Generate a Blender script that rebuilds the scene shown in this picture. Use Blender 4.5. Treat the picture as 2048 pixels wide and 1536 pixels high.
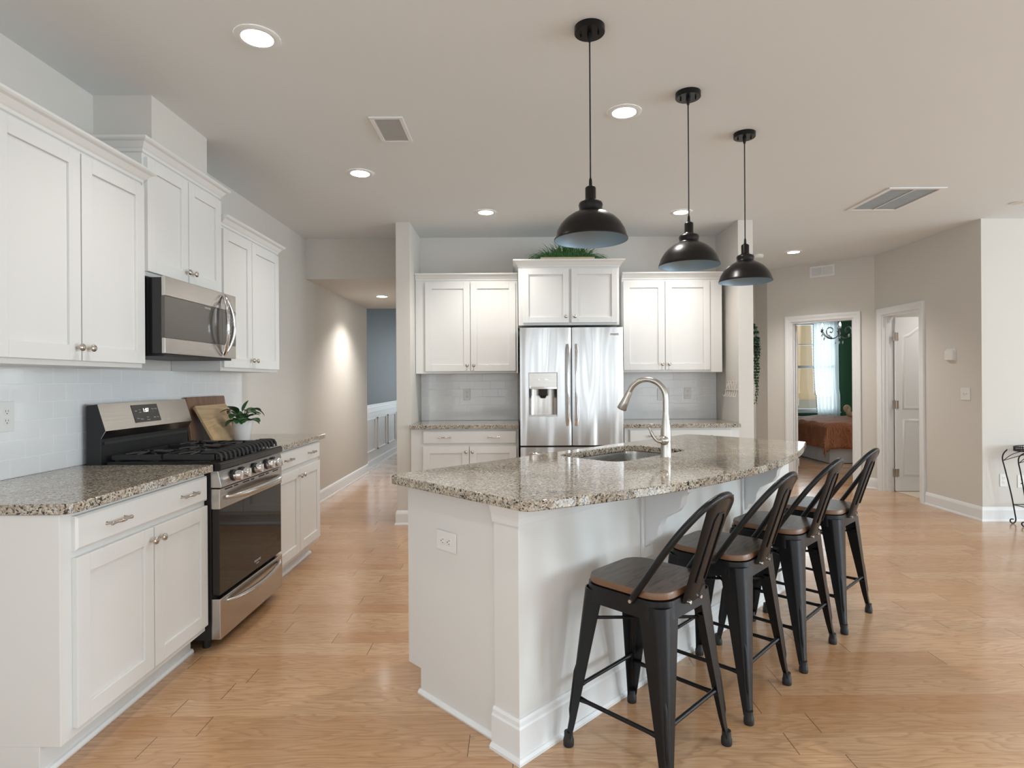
import bpy, bmesh, math, random
from mathutils import Vector, Matrix
from math import sin, cos, pi, radians, sqrt
random.seed(7)
for o in list(bpy.data.objects): bpy.data.objects.remove(o)
SC = bpy.context.scene; COL = SC.collection
# ------------------------------------------------------------------ camera, world, lights, exposure
CEIL = 2.745
cam = bpy.data.objects.new('camera', bpy.data.cameras.new('camera')); COL.objects.link(cam)
cam.data.sensor_width = 36; cam.data.lens = 36*1175/2048
cam.location = (0, 0, 1.30)
cam.rotation_euler = (Matrix.Rotation(radians(90), 4, 'X') @ Matrix.Rotation(radians(-0.35), 4, 'Z')).to_euler()
cam.data.shift_x = -6/2048; cam.data.shift_y = -6.5/2048
cam.data.clip_start = .05; cam.data.clip_end = 200
SC.camera = cam
SC.view_settings.view_transform = 'Standard'; SC.view_settings.look = 'None'
SC.view_settings.gamma = 1; SC.view_settings.use_curve_mapping = False
SC.view_settings.exposure = 0.54
w = bpy.data.worlds.new('sky'); SC.world = w; w.use_nodes = True
w.node_tree.nodes['Background'].inputs[0].default_value = (.95, .97, 1, 1)
w.node_tree.nodes['Background'].inputs[1].default_value = 1.2

def area(loc, rot, sx, sy, power, col=(1, 1, 1), spread=180):
    l = bpy.data.lights.new('daylight', 'AREA'); l.shape = 'RECTANGLE'; l.size = sx; l.size_y = sy
    l.energy = power; l.color = col; l.spread = radians(spread)
    o = bpy.data.objects.new('daylight', l); COL.objects.link(o); o.location = loc
    o.rotation_euler = [radians(a) for a in rot]; return o
DAY = (.76, .91, 1)
for x, e in ((-.9, 6), (1.6, 13), (4.1, 9), (6.4, 6)): area((x, -4.05, 1.45), (90, 0, 0), 1.5, 1.9, e, DAY)        # light in the windows behind the viewer
for y, e in ((-2.3, 115), (.6, 105), (3.4, 34)): area((8.05, y, 1.45), (90, 0, 90), 1.7, 1.9, e, DAY)               # windows of the right wall
for y, e in ((-.6, 4), (-2.6, 18)): area((-2.16, y, 1.45), (90, 0, -90), 1.5, 1.9, e, DAY)                       # added, unseen left-wall windows that brighten the wall opposite
area((6.0, 11.95, 1.6), (90, 0, 180), 1.6, 1.9, 26, DAY)                                         # outside the bedroom window
area((-.6, 13.1, 1.5), (90, 0, 180), 1.5, 1.7, 34, DAY)                                          # dining room window
DOWN = [(-1.07, 2.46, CEIL), (.597, 3.165, CEIL), (-1.064, 4.07, CEIL), (-.24, 5.03, CEIL), (1.44, 5.06, CEIL),
        (3.176, 6.68, CEIL), (-1.617, 7.17, 2.34), (-.2, .3, CEIL), (2.6, 1.2, CEIL), (5.2, 2.6, CEIL), (3.6, -1.6, CEIL), (4.95, 6.15, CEIL), (5.1, 8.3, CEIL)]  # last two: unseen lights added to brighten the closet and the bedroom
DOWN_POWER = 14.5
# ------------------------------------------------------------------ materials
def mat(name, col, rough=.5, metal=0, **k):
    m = bpy.data.materials.new(name); m.use_nodes = True; b = m.node_tree.nodes['Principled BSDF']
    b.inputs['Base Color'].default_value = (*col, 1); b.inputs['Roughness'].default_value = rough
    b.inputs['Metallic'].default_value = metal
    for kk, v in k.items(): b.inputs[kk.replace('_', ' ')].default_value = v
    return m
class NT:
    def __init__(s, m): s.t = m.node_tree; s.n = s.t.nodes; s.l = s.t.links; s.b = s.n['Principled BSDF']
    def node(s, ty, **k):
        n = s.n.new(ty)
        for a, v in k.items(): setattr(n, a, v)
        return n
    def link(s, a, b): s.l.new(a, b)
    def val(s, sock, v):
        if isinstance(v, (int, float)): sock.default_value = v
        elif isinstance(v, tuple): sock.default_value = v
        else: s.link(v, sock)
    def math(s, op, a, b=0, c=0):
        n = s.node('ShaderNodeMath', operation=op)
        for i, v in enumerate((a, b, c)): s.val(n.inputs[i], v)
        return n.outputs[0]
    def mix(s, f, a, b, bt='MIX'):
        n = s.node('ShaderNodeMix', data_type='RGBA', blend_type=bt)
        s.val(n.inputs[0], f); s.val(n.inputs[6], a if not isinstance(a, tuple) else (*a, 1)); s.val(n.inputs[7], b if not isinstance(b, tuple) else (*b, 1))
        return n.outputs[2]
    def ramp(s, f, stops, interp='LINEAR'):
        n = s.node('ShaderNodeValToRGB'); r = n.color_ramp; r.interpolation = interp
        while len(r.elements) < len(stops): r.elements.new(.5)
        for e, (p, c) in zip(r.elements, stops): e.position = p; e.color = (*c, 1) if isinstance(c, tuple) else (c, c, c, 1)
        s.link(f, n.inputs[0]); return n.outputs[0]
    def obj(s): return s.node('ShaderNodeTexCoord').outputs['Object']
    def mapping(s, v, sc=(1, 1, 1), loc=(0, 0, 0)):
        n = s.node('ShaderNodeMapping'); n.inputs['Scale'].default_value = sc; n.inputs['Location'].default_value = loc
        s.link(v, n.inputs[0]); return n.outputs[0]
    def noise(s, v, scale, detail=4, rough=.5, dist=0):
        n = s.node('ShaderNodeTexNoise'); s.link(v, n.inputs['Vector']); n.inputs['Scale'].default_value = scale
        n.inputs['Detail'].default_value = detail; n.inputs['Roughness'].default_value = rough; n.inputs['Distortion'].default_value = dist
        return n.outputs[0]
    def bump(s, h, st, d=.01):
        n = s.node('ShaderNodeBump'); n.inputs['Strength'].default_value = st; n.inputs['Distance'].default_value = d
        s.link(h, n.inputs['Height']); s.link(n.outputs[0], s.b.inputs['Normal'])
    def color(s, c): s.link(c, s.b.inputs['Base Color'])
M = {}
M['cab'] = mat('white_cabinet_paint', (.745, .745, .73), .45)
M['trim'] = mat('white_trim_paint', (.80, .815, .825), .4)
M['wall'] = mat('greige_wall_paint', (.665, .64, .60), .9); t = NT(M['wall']); t.bump(t.noise(t.obj(), 220, 3), .06, .002)
M['ceil'] = mat('ceiling_paint', (.76, .795, .81), .95)
M['green'] = mat('green_wall_paint', (.075, .20, .11), .8)
M['slate'] = mat('slate_blue_wall_paint', (.078, .090, .097), .6)
M['black'] = mat('black_metal', (.010, .010, .011), .32, .5)
M['stoolmetal'] = mat('gunmetal_powder_coat', (.014, .015, .017), .30, .5)
M['blackgloss'] = mat('black_enamel', (.010, .010, .011), .12, 0)
M['blackmatte'] = mat('black_textured', (.012, .012, .013), .5)
M['iron'] = mat('cast_iron', (.016, .016, .017), .5)
M['nickel'] = mat('satin_nickel', (.55, .50, .45), .22, 1)
M['chrome'] = mat('polished_steel', (.72, .72, .73), .08, 1)
M['plate'] = mat('white_plastic', (.80, .80, .78), .3)
M['dark'] = mat('dark_slot', (.03, .03, .03), .6)
M['shadeout'] = mat('black_painted_shade', (.013, .012, .012), .3, .5)
M['shadein'] = mat('blue_grey_shade_lining', (.27, .38, .47), .45, .3)
def steel(name, col, rough, axis, wob=.0, amp=.18):
    m = mat(name, col, rough, 1); t = NT(m); c = t.obj()
    sc = [400, 400, 400]; sc[axis] = 3
    n = t.noise(t.mapping(c, tuple(sc)), 1, 2)
    t.link(t.math('MULTIPLY_ADD', n, amp, rough-amp/2), t.b.inputs['Roughness'])
    if wob: t.bump(t.noise(t.mapping(c, (5.5, 1, .7)), 1, 1), 1, wob)
    return m
M['steel'] = steel('brushed_stainless', (.55, .52, .49), .24, 0)
M['fridge'] = steel('brushed_stainless_door', (.62, .62, .62), .25, 0, .05, .05)
M['sink'] = steel('sink_stainless', (.42, .41, .39), .26, 0)
M['faucet'] = mat('brushed_nickel', (.56, .53, .49), .25, 1)
M['glassblk'] = mat('black_oven_glass', (.010, .008, .007), .04, 0, Specular_IOR_Level=.5)
M['mwglass'] = mat('smoked_microwave_glass', (.11, .10, .09), .10, .3)
def emis(name, col, st):
    m = mat(name, (0, 0, 0), .5); b = m.node_tree.nodes['Principled BSDF']
    b.inputs['Emission Color'].default_value = (*col, 1); b.inputs['Emission Strength'].default_value = st; return m
M['lamp'] = emis('lit_lens', (1, .96, .90), 22)
M['bulb'] = emis('lit_bulb', (.9, .97, 1), 60)
M['led'] = emis('display_segments', (.9, .95, 1), 1.4)
M['ink'] = mat('printed_silver', (.55, .55, .55), .4)
M['darkink'] = mat('dark_print', (.06, .06, .06), .4)
# granite
m = M['granite'] = mat('granite', (.5, .45, .38), .07, 0, Specular_IOR_Level=.6); t = NT(m); c = t.obj()
d = t.node('ShaderNodeVectorMath', operation='ADD'); t.link(c, d.inputs[0])
nn = t.node('ShaderNodeTexNoise'); t.link(c, nn.inputs['Vector']); nn.inputs['Scale'].default_value = 60
sc = t.node('ShaderNodeVectorMath', operation='SCALE'); t.link(nn.outputs['Color'], sc.inputs[0]); sc.inputs['Scale'].default_value = .02
t.link(sc.outputs[0], d.inputs[1]); cc = d.outputs[0]
v1 = t.node('ShaderNodeTexVoronoi'); t.link(cc, v1.inputs['Vector']); v1.inputs['Scale'].default_value = 180
base = t.ramp(v1.outputs['Color'], [(0, (.27, .20, .145)), (.35, (.53, .46, .37)), (.6, (.68, .64, .55)), (.85, (.38, .38, .34)), (1, (.76, .74, .66))])
big = t.ramp(t.noise(c, 9, 4, .6), [(.35, (.74, .70, .67)), (.65, (.98, .97, .95))])
base = t.mix(1, base, big, 'MULTIPLY')
br = t.ramp(t.noise(cc, 80, 3, .6), [(.50, 0.), (.60, 1.)])
base = t.mix(t.math('MULTIPLY', br, .6), base, (.20, .14, .09))
blk = t.ramp(t.noise(t.mapping(cc, loc=(3, 1, 7)), 120, 3, .55), [(.55, 0.), (.58, 1.)])
base = t.mix(blk, base, (.025, .025, .027)); t.color(base)
# tiles
m = M['tile'] = mat('white_subway_tile', (.6, .6, .6), .10); t = NT(m); c = t.obj()
sx = t.node('ShaderNodeSeparateXYZ'); t.link(c, sx.inputs[0]); cx = t.node('ShaderNodeCombineXYZ')
t.link(sx.outputs[0], cx.inputs[0]); t.link(sx.outputs[2], cx.inputs[1])
b = t.node('ShaderNodeTexBrick'); t.link(cx.outputs[0], b.inputs['Vector']); b.inputs['Scale'].default_value = 1
b.inputs['Brick Width'].default_value = .1545; b.inputs['Row Height'].default_value = .0785; b.inputs['Mortar Size'].default_value = .0018
b.inputs['Mortar Smooth'].default_value = .3; b.inputs['Bias'].default_value = 0
b.inputs['Color1'].default_value = (.82, .83, .845, 1); b.inputs['Color2'].default_value = (.84, .85, .865, 1); b.inputs['Mortar'].default_value = (.93, .93, .93, 1)
t.color(b.outputs[0]); t.link(t.math('MULTIPLY_ADD', b.outputs['Fac'], .5, .08), t.b.inputs['Roughness'])
t.bump(t.math('ADD', t.math('MULTIPLY', b.outputs['Fac'], -1), t.math('MULTIPLY', t.noise(c, 14, 1), .5)), .5, .0015)
# oak floor: boards run along x
m = M['floor'] = mat('oak_floor', (.5, .3, .16), .22, 0, Coat_Weight=.35, Coat_Roughness=.12); t = NT(m); c = t.obj()
s = t.node('ShaderNodeSeparateXYZ'); t.link(c, s.inputs[0]); X, Y = s.outputs[0], s.outputs[1]
W_, L_ = .127, 1.15
ry = t.math('DIVIDE', Y, W_); row = t.math('FLOOR', ry)
wn = t.node('ShaderNodeTexWhiteNoise', noise_dimensions='1D'); t.link(row, wn.inputs['W'])
rx = t.math('ADD', t.math('DIVIDE', X, L_), t.math('MULTIPLY', wn.outputs['Value'], 7.3)); colx = t.math('FLOOR', rx)
cb = t.node('ShaderNodeCombineXYZ'); t.link(row, cb.inputs[0]); t.link(colx, cb.inputs[1])
w2 = t.node('ShaderNodeTexWhiteNoise', noise_dimensions='2D'); t.link(cb.outputs[0], w2.inputs['Vector'])
tone = w2.outputs['Value']
off = t.node('ShaderNodeVectorMath', operation='SCALE'); t.link(w2.outputs['Color'], off.inputs[0]); off.inputs['Scale'].default_value = 20
av = t.node('ShaderNodeVectorMath', operation='ADD'); t.link(c, av.inputs[0]); t.link(off.outputs[0], av.inputs[1]); pv = av.outputs[0]
warp = t.noise(t.mapping(pv, (1.3, 7, 1)), 1, 3, .5)
rings = t.math('FRACT', t.math('MULTIPLY', warp, 15))
rr = t.ramp(rings, [(0, 1.), (.25, .35), (.8, 0.), (1, 1.)])
fine = t.noise(t.mapping(pv, (5, 160, 1)), 1, 3, .6)
colr = t.ramp(tone, [(0, (.48, .265, .13)), (.45, (.55, .34, .19)), (.75, (.60, .40, .24)), (1, (.51, .305, .165))])
colr = t.mix(t.math('MULTIPLY', rr, .55), colr, (.36, .19, .09))
colr = t.mix(t.math('MULTIPLY', t.ramp(fine, [(.42, 0.), (.70, 1.)]), .45), colr, (.34, .17, .08))
fy = t.math('FRACT', ry); fx = t.math('FRACT', rx)
ey = t.math('MINIMUM', fy, t.math('SUBTRACT', 1, fy)); ex = t.math('MINIMUM', fx, t.math('SUBTRACT', 1, fx))
gy = t.math('LESS_THAN', ey, .006); gx = t.math('LESS_THAN', ex, .0013)
colr = t.mix(t.math('MULTIPLY', gy, .35), colr, (.20, .10, .05)); colr = t.mix(t.math('MULTIPLY', gx, .85), colr, (.10, .05, .025))
t.color(colr); t.link(t.math('MULTIPLY_ADD', t.noise(c, 9, 3), .12, .17), t.b.inputs['Roughness'])
t.bump(t.math('SUBTRACT', t.math('MULTIPLY', fine, .3), t.math('MAXIMUM', gx, gy)), .35, .0015)
def wood(name, c1, c2, rough=.4, ax=0, scale=1, contrast=.5):
    m = mat(name, c1, rough); t = NT(m); c = t.obj(); s = [9*scale]*3; s[ax] = 1.1*scale
    n = t.noise(t.mapping(c, tuple(s)), 1, 3, .5, .4)
    r = t.ramp(t.math('FRACT', t.math('MULTIPLY', n, 8)), [(0, 1.), (.3, .3), (.85, 0.), (1, 1.)])
    s = [220]*3; s[ax] = 8; f = t.noise(t.mapping(c, tuple(s)), 1, 2)
    t.color(t.mix(t.math('MULTIPLY', t.math('ADD', r, f), contrast), c1, c2)); return m
M['seat'] = wood('dark_stained_elm', (.12, .088, .066), (.020, .015, .012), .32, 0, 1.6, .62)
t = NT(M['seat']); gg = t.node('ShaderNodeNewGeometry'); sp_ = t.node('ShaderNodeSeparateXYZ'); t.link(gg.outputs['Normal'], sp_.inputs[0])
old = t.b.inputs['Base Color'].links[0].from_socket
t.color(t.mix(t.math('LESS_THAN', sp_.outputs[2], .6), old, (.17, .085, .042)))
M['boarddark'] = wood('weathered_brown_board', (.26, .125, .06), (.10, .05, .03), .55, 2, 1.2, .45)
M['boardlight'] = wood('pale_olive_wood_board', (.62, .44, .24), (.30, .19, .10), .45, 1, 1.1, .40)
M['pot'] = mat('white_ceramic', (.80, .80, .80), .35)
M['leaf'] = mat('green_leaf', (.028, .10, .028), .3)
M['grass'] = mat('artificial_grass', (.045, .15, .035), .5)
M['vine'] = mat('dark_vine_leaf', (.03, .075, .03), .5)
M['soil'] = mat('soil', (.05, .035, .025), .9)
M['velvet'] = mat('rust_velvet', (.40, .125, .050), .5, 0, Sheen_Weight=.8, Sheen_Roughness=.35); t = NT(M['velvet'])
t.b.inputs['Sheen Tint'].default_value = (1, .65, .45, 1); c = t.obj()
t.bump(t.noise(t.mapping(c, (34, 34, 12)), 1, 3, .6, 1.2), 1, .05)
M['linen'] = mat('white_linen', (.62, .65, .70), .9)
M['cream'] = mat('cream_boucle', (.72, .56, .38), .9)
M['rackcream'] = mat('cream_enamel', (.82, .77, .70), .5)
M['yellow'] = mat('cream_yellow_stucco', (.82, .63, .42), .9)
m = M['brickm'] = mat('brick', (.35, .16, .11), .9); t = NT(m); b = t.node('ShaderNodeTexBrick'); t.link(t.obj(), b.inputs['Vector'])
b.inputs['Scale'].default_value = 5; b.inputs['Color1'].default_value = (.32, .13, .09, 1); b.inputs['Color2'].default_value = (.22, .15, .12, 1); b.inputs['Mortar'].default_value = (.5, .47, .42, 1); t.color(b.outputs[0])
m = M['siding'] = mat('white_siding', (.75, .75, .73), .8); t = NT(m); s = t.node('ShaderNodeSeparateXYZ'); t.link(t.obj(), s.inputs[0])
t.color(t.ramp(t.math('FRACT', t.math('MULTIPLY', s.outputs[2], 8)), [(0, (.45, .45, .44)), (.12, (.78, .78, .76)), (1, (.72, .72, .70))]))
m = M['sheer'] = mat('sheer_white_curtain', (.9, .93, .95), .9); t = NT(m)
tr = t.node('ShaderNodeBsdfTranslucent'); tr.inputs[0].default_value = (.9, .95, .95, 1); tp = t.node('ShaderNodeBsdfTransparent')
m1 = t.node('ShaderNodeMixShader'); m1.inputs[0].default_value = .6; t.link(t.b.outputs[0], m1.inputs[1]); t.link(tr.outputs[0], m1.inputs[2])
m2 = t.node('ShaderNodeMixShader'); m2.inputs[0].default_value = .28; t.link(m1.outputs[0], m2.inputs[1]); t.link(tp.outputs[0], m2.inputs[2])
t.link(m2.outputs[0], t.n['Material Output'].inputs[0])
m = M['pane'] = mat('window_glass', (1, 1, 1), 0); t = NT(m)
g = t.node('ShaderNodeBsdfGlossy'); g.inputs['Roughness'].default_value = .02; tp = t.node('ShaderNodeBsdfTransparent')
m1 = t.node('ShaderNodeMixShader'); m1.inputs[0].default_value = .05; t.link(tp.outputs[0], m1.inputs[1]); t.link(g.outputs[0], m1.inputs[2])
t.link(m1.outputs[0], t.n['Material Output'].inputs[0])
M['crystal'] = mat('crystal', (.85, .9, .95), .05, 0)
M['antique'] = mat('antique_silver_iron', (.16, .17, .17), .35, .9)
M['floortile'] = mat('beige_floor_tile', (.55, .47, .38), .3)
M['lawn'] = mat('pale_paving', (.45, .44, .42), .9)
# ------------------------------------------------------------------ mesh builder
class MB:
    def __init__(s): s.v = []; s.f = []
    def add(s, vs, fs):
        n = len(s.v); s.v += [tuple(p) for p in vs]; s.f += [tuple(i+n for i in q) for q in fs]; return s
    def box(s, x0, x1, y0, y1, z0, z1):
        return s.add([(x, y, z) for x in (x0, x1) for y in (y0, y1) for z in (z0, z1)],
                     [(0, 1, 3, 2), (4, 6, 7, 5), (0, 4, 5, 1), (2, 3, 7, 6), (0, 2, 6, 4), (1, 5, 7, 3)])
    def loft(s, rings, cap=True, closed=False):
        n = len(rings[0]); vs = [p for r in rings for p in r]; fs = []; R = len(rings)
        for i in range(R if closed else R-1):
            for j in range(n):
                a, b = i*n+j, i*n+(j+1) % n; c, d = ((i+1) % R)*n+(j+1) % n, ((i+1) % R)*n+j; fs.append((a, b, c, d))
        if cap and not closed: fs += [tuple(range(n))[::-1], tuple(range((R-1)*n, R*n))]
        return s.add(vs, fs)
    def lathe(s, prof, n=32, c=(0, 0, 0), ax='z', cap=True):
        rings = []
        for r, h in prof:
            ring = []
            for k in range(n):
                a = 2*pi*k/n; p = (r*cos(a), r*sin(a), h)
                if ax == 'y': p = (p[0], h, p[1])
                if ax == 'x': p = (h, p[0], p[1])
                ring.append((p[0]+c[0], p[1]+c[1], p[2]+c[2]))
            rings.append(ring)
        return s.loft(rings, cap)
    def tube(s, pts, r, n=10, rz=None, closed=False):
        pts = [Vector(p) for p in pts]; rings = []; up = Vector((0, 0, 1)); prev = None
        N = len(pts)
        for i, p in enumerate(pts):
            if closed: tg = (pts[(i+1) % N]-pts[i-1]).normalized()
            else: tg = (pts[min(i+1, N-1)]-pts[max(i-1, 0)]).normalized()
            if prev is None:
                a = tg.cross(up);
                if a.length < 1e-3: a = tg.cross(Vector((1, 0, 0)))
                a.normalize()
            else:
                a = (prev-tg*prev.dot(tg)).normalized()
            prev = a; b = tg.cross(a); rr = r[i] if isinstance(r, (list, tuple)) else r
            rings.append([p+a*rr*cos(2*pi*k/n)+b*(rr if rz is None else rz)*sin(2*pi*k/n) for k in range(n)])
        return s.loft(rings, True, closed)
    def prism(s, poly, a0, a1, fn=lambda x, y, h: (x, y, h)):
        return s.loft([[fn(x, y, a0) for x, y in poly], [fn(x, y, a1) for x, y in poly]])
    def molding(s, path, prof, closed=False, side=1, fn=lambda x, y, h: (x, y, h)):
        """sweep prof [(out,h)] along 2-D path with mitred corners; out is to the right of travel for side=1"""
        P = [Vector(p) for p in path]; n = len(P); rings = []
        for i in range(n):
            ds = []
            if closed or i > 0: ds.append((P[i]-P[i-1]).normalized())
            if closed or i < n-1: ds.append((P[(i+1) % n]-P[i]).normalized())
            ns = [Vector((d.y, -d.x))*side for d in ds]
            if len(ns) == 2:
                m_ = ns[0]+ns[1]; m_ = m_/m_.dot(ns[0]) if m_.length > 1e-6 else ns[0]
            else: m_ = ns[0]
            rings.append([fn(P[i].x+m_.x*o, P[i].y+m_.y*o, h) for o, h in prof])
        return s.loft(rings, True, closed)
    def build(s, name, m, parent=None, loc=(0, 0, 0), rot=(0, 0, 0), bevel=0, smooth=35, seg=2):
        me = bpy.data.meshes.new(name); me.from_pydata(s.v, [], s.f); me.validate()
        bm = bmesh.new(); bm.from_mesh(me); bmesh.ops.recalc_face_normals(bm, faces=bm.faces); bm.to_mesh(me); bm.free()
        return link(name, me, m, parent, loc, rot, bevel, smooth, seg)
def link(name, me, m, parent, loc=(0, 0, 0), rot=(0, 0, 0), bevel=0, smooth=35, seg=2):
    if smooth:
        me.polygons.foreach_set('use_smooth', [True]*len(me.polygons)); me.set_sharp_from_angle(angle=radians(smooth))
    if m is not None:
        for k in (m if isinstance(m, list) else [m]): me.materials.append(M[k])
    o = bpy.data.objects.new(name, me); COL.objects.link(o); o.location = loc; o.rotation_euler = rot
    if parent: o.parent = parent
    if bevel:
        b = o.modifiers.new('bevel', 'BEVEL'); b.width = bevel; b.segments = seg; b.limit_method = 'ANGLE'; b.angle_limit = radians(40); b.harden_normals = False
    return o
def tag(o, label, cat, group=None, kind=None):
    if label: o['label'] = label
    if cat: o['category'] = cat
    if group: o['group'] = group
    if kind: o['kind'] = kind
    return o
def thing(name, loc, label, cat, group=None, rz=0):
    o = bpy.data.objects.new(name, None); COL.objects.link(o); o.location = loc; o.rotation_euler = (0, 0, rz); o.empty_display_size = .1
    return tag(o, label, cat, group)
def struct(o): o['kind'] = 'structure'; return o
def copy_tree(o, parent=None):
    c = o.copy(); COL.objects.link(c)
    if parent is not None: c.parent = parent; c.matrix_parent_inverse = o.matrix_parent_inverse.copy()
    for ch in [x for x in bpy.data.objects if x.parent == o]: copy_tree(ch, c)
    return c
def text(name, body, size, m, parent, loc, rot, ext=.0006, align='CENTER'):
    cu = bpy.data.curves.new(name, 'FONT'); cu.body = body; cu.size = size; cu.extrude = ext; cu.align_x = align; cu.align_y = 'CENTER'
    to = bpy.data.objects.new('tmp', cu); COL.objects.link(to); dg = bpy.context.evaluated_depsgraph_get()
    me = bpy.data.meshes.new_from_object(to.evaluated_get(dg)); bpy.data.objects.remove(to)
    return link(name, me, m, parent, loc, rot, 0, 0)
def rrect(x0, x1, y0, y1, r, n=6):
    p = []
    for cx, cy, a0 in ((x1-r, y1-r, 0), (x0+r, y1-r, 90), (x0+r, y0+r, 180), (x1-r, y0+r, 270)):
        for k in range(n+1):
            a = radians(a0+90*k/n); p.append((cx+r*cos(a), cy+r*sin(a)))
    return p
def cat_rom(P, n=6):
    P = [Vector(p) for p in P]; out = []
    for i in range(len(P)-1):
        a, b, c, d = P[max(i-1, 0)], P[i], P[i+1], P[min(i+2, len(P)-1)]
        for k in range(n):
            t = k/n; out.append(.5*((2*b)+(c-a)*t+(2*a-5*b+4*c-d)*t*t+(3*b-a-3*c+d)*t**3))
    out.append(P[-1]); return out
# ------------------------------------------------------------------ room shell
XL, XR, YF = -2.11, 8.0, -4.0
YN, YB = 5.33, 5.92                      # niche front and back
XA, XB_, XC, XD = -1.075, -.949, 2.03, 2.165
K = Vector((4.235, 6.91)); DK = Vector((-.70711, .70711)); NKK = Vector((.70711, .70711))
def wall(name, p0, p1, th, z1=CEIL, opens=(), m='wall', z0=0.0):
    """wall between floor points p0,p1; thickness th to the LEFT of travel; opens = (s0,s1,zb,zt)"""
    p0, p1 = Vector(p0), Vector(p1); L = (p1-p0).length; ang = math.atan2(p1.y-p0.y, p1.x-p0.x); b = MB(); s = 0
    for s0, s1, zb, zt in sorted(opens):
        b.box(s, s0, 0, th, z0, z1)
        if zb > z0: b.box(s0, s1, 0, th, z0, zb)
        b.box(s0, s1, 0, th, zt, z1); s = s1
    b.box(s, L, 0, th, z0, z1)
    return struct(b.build(name, m, None, (p0.x, p0.y, 0), (0, 0, ang), smooth=0))
struct(MB().box(-3.2, 8.2, -4.2, 14, -.12, 0).build('floor', 'floor', smooth=0))
struct(MB().box(-3.2, 8.2, -4.2, 14, CEIL, CEIL+.12).build('ceiling', 'ceil', smooth=0))
struct(MB().box(XL, XA, 5.94, 8.38, 2.34, CEIL).build('ceiling_hall', 'wall', smooth=0))
wall('wall_left', (XL, YF), (XL, 8.38), .12, opens=[(y-.8-YF, y+.8-YF, .45, 2.45) for y in (-2.6, -.6)])  # openings for the unseen windows added as a light source
wall('wall_left_dining', (XL-.07, 8.38), (XL-.07, 13), .12, m='slate')
wall('wall_front', (XR, YF), (XL, YF), .12, opens=[(XR-x-.8, XR-x+.8, .45, 2.45) for x in (6.4, 4.1, 1.6, -.9)])
wall('wall_right', (XR, 5.33), (XR, YF), .12, opens=[(5.33-y-.9, 5.33-y+.9, .45, 2.45) for y in (3.4, .6, -2.3)])
wall('wall_niche_left', (XA, YN), (XA, 8.38), -(XB_-XA), m='wall')
wall('wall_niche_right', (XD, YN), (XD, 8.25), XD-XC)
wall('wall_back', (XB_, YB), (XC, YB), .12)
wall('wall_hall_end', (XD, 8.17), (3.351, 8.17), .12)
Ke = K+DK*1.25
wall('wall_bedroom_left', (Ke.x, 11.6), (Ke.x, Ke.y+.0), .12)
T0, T1 = .222, .9455
wall('wall_bedroom_door', (Ke.x, Ke.y), (K.x, K.y), .115, opens=[(1.25-T1, 1.25-T0, 0, 2.03)])
Y0, Y1 = 6.14, 6.77
wall('wall_closet_door', (K.x, K.y), (K.x, 5.33), .115, opens=[(K.y-Y1, K.y-Y0, 0, 2.03)])
wall('wall_right_end', (K.x+.115, 5.33), (XR, 5.33), .115)
wall('wall_closet_back', (4.35, 6.95), (XR, 6.95), .1, m='wall')
wall('wall_closet_side', (5.9, 6.95), (5.9, 5.44), .1)
wall('wall_bedroom_back', (3.3, 11.6), (7.6, 11.6), .12, opens=[(5.50-3.3, 6.36-3.3, .66, 2.42)], m='green')
wall('wall_bedroom_right', (7.5, 11.6), (7.5, 7.05), .12, m='green')
wall('wall_dining_end', (-2.3, 13), (2.0, 13), .12, opens=[(.9, 2.5, .6, 2.4)])
wall('wall_dining_right', (1.9, 13), (1.9, 8.38), .12)
wall('wall_dining_near', (1.9, 8.38), (XA, 8.38), .1)
# boxed duct above the microwave cabinet
struct(MB().box(XL, -1.817, 2.95, 3.48, 2.43, CEIL).build('trim_duct_box', 'wall', smooth=0))
struct(MB().box(4.36, 5.9, 5.45, 6.95, .0, .006).build('floor_closet', 'floortile', smooth=0))
struct(MB().box(-30, 40, 11.8, 60, -.3, -.12).build('floor_outside', 'lawn', smooth=0))
BP = [(0, 0), (.022, 0), (.022, .006), (.018, .018), (.014, .02), (.014, .10), (.010, .115), (.004, .13), (0, .13)]
def baseboard(name, path, side=1): struct(MB().molding(path, BP, side=side).build(name, 'trim', smooth=0))
baseboard('baseboard_left', [(XL, 4.47), (XL, 8.38), (XL-.07, 8.38), (XL-.07, 13)])
baseboard('baseboard_niche_left', [(XA, 8.3), (XA, YN), (XB_, YN)], 1)
baseboard('baseboard_niche_right', [(XC, YN), (XD, YN), (XD, 8.17)], 1)
P1 = K+DK*(T0-.078)
baseboard('baseboard_closet_wall', [(P1.x, P1.y), (K.x, K.y), (K.x, Y1+.078)], 1)
baseboard('baseboard_right', [(K.x, Y0-.078), (K.x, 5.33), (XR, 5.33)], 1)
P2 = K+DK*(T1+.078)
baseboard('baseboard_bedroom_door', [(XD, 8.17), (3.351, 8.17), (Ke.x, Ke.y), (P2.x, P2.y)], 1)
baseboard('baseboard_closet_inside', [(4.35, 6.95), (5.9, 6.95)], 1)
# wainscot of the dining room wall
b = MB(); xw = XL-.07
b.box(xw, xw+.008, 8.38, 13, .1, .90); b.box(xw, xw+.03, 8.38, 13, .90, .935); b.box(xw, xw+.02, 8.38, 13, .935, .955); b.box(xw, xw+.018, 8.38, 13, .83, .90)
for k in range(6):
    y0 = 8.5+k*.75
    for (a, c, e, g) in ((y0, y0+.6, .24, .265), (y0, y0+.6, .72, .745), (y0, y0+.025, .24, .745), (y0+.575, y0+.6, .24, .745)): b.box(xw, xw+.022, a, c, e, g)
struct(b.build('trim_wainscot', 'trim', bevel=.003, smooth=0))
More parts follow.
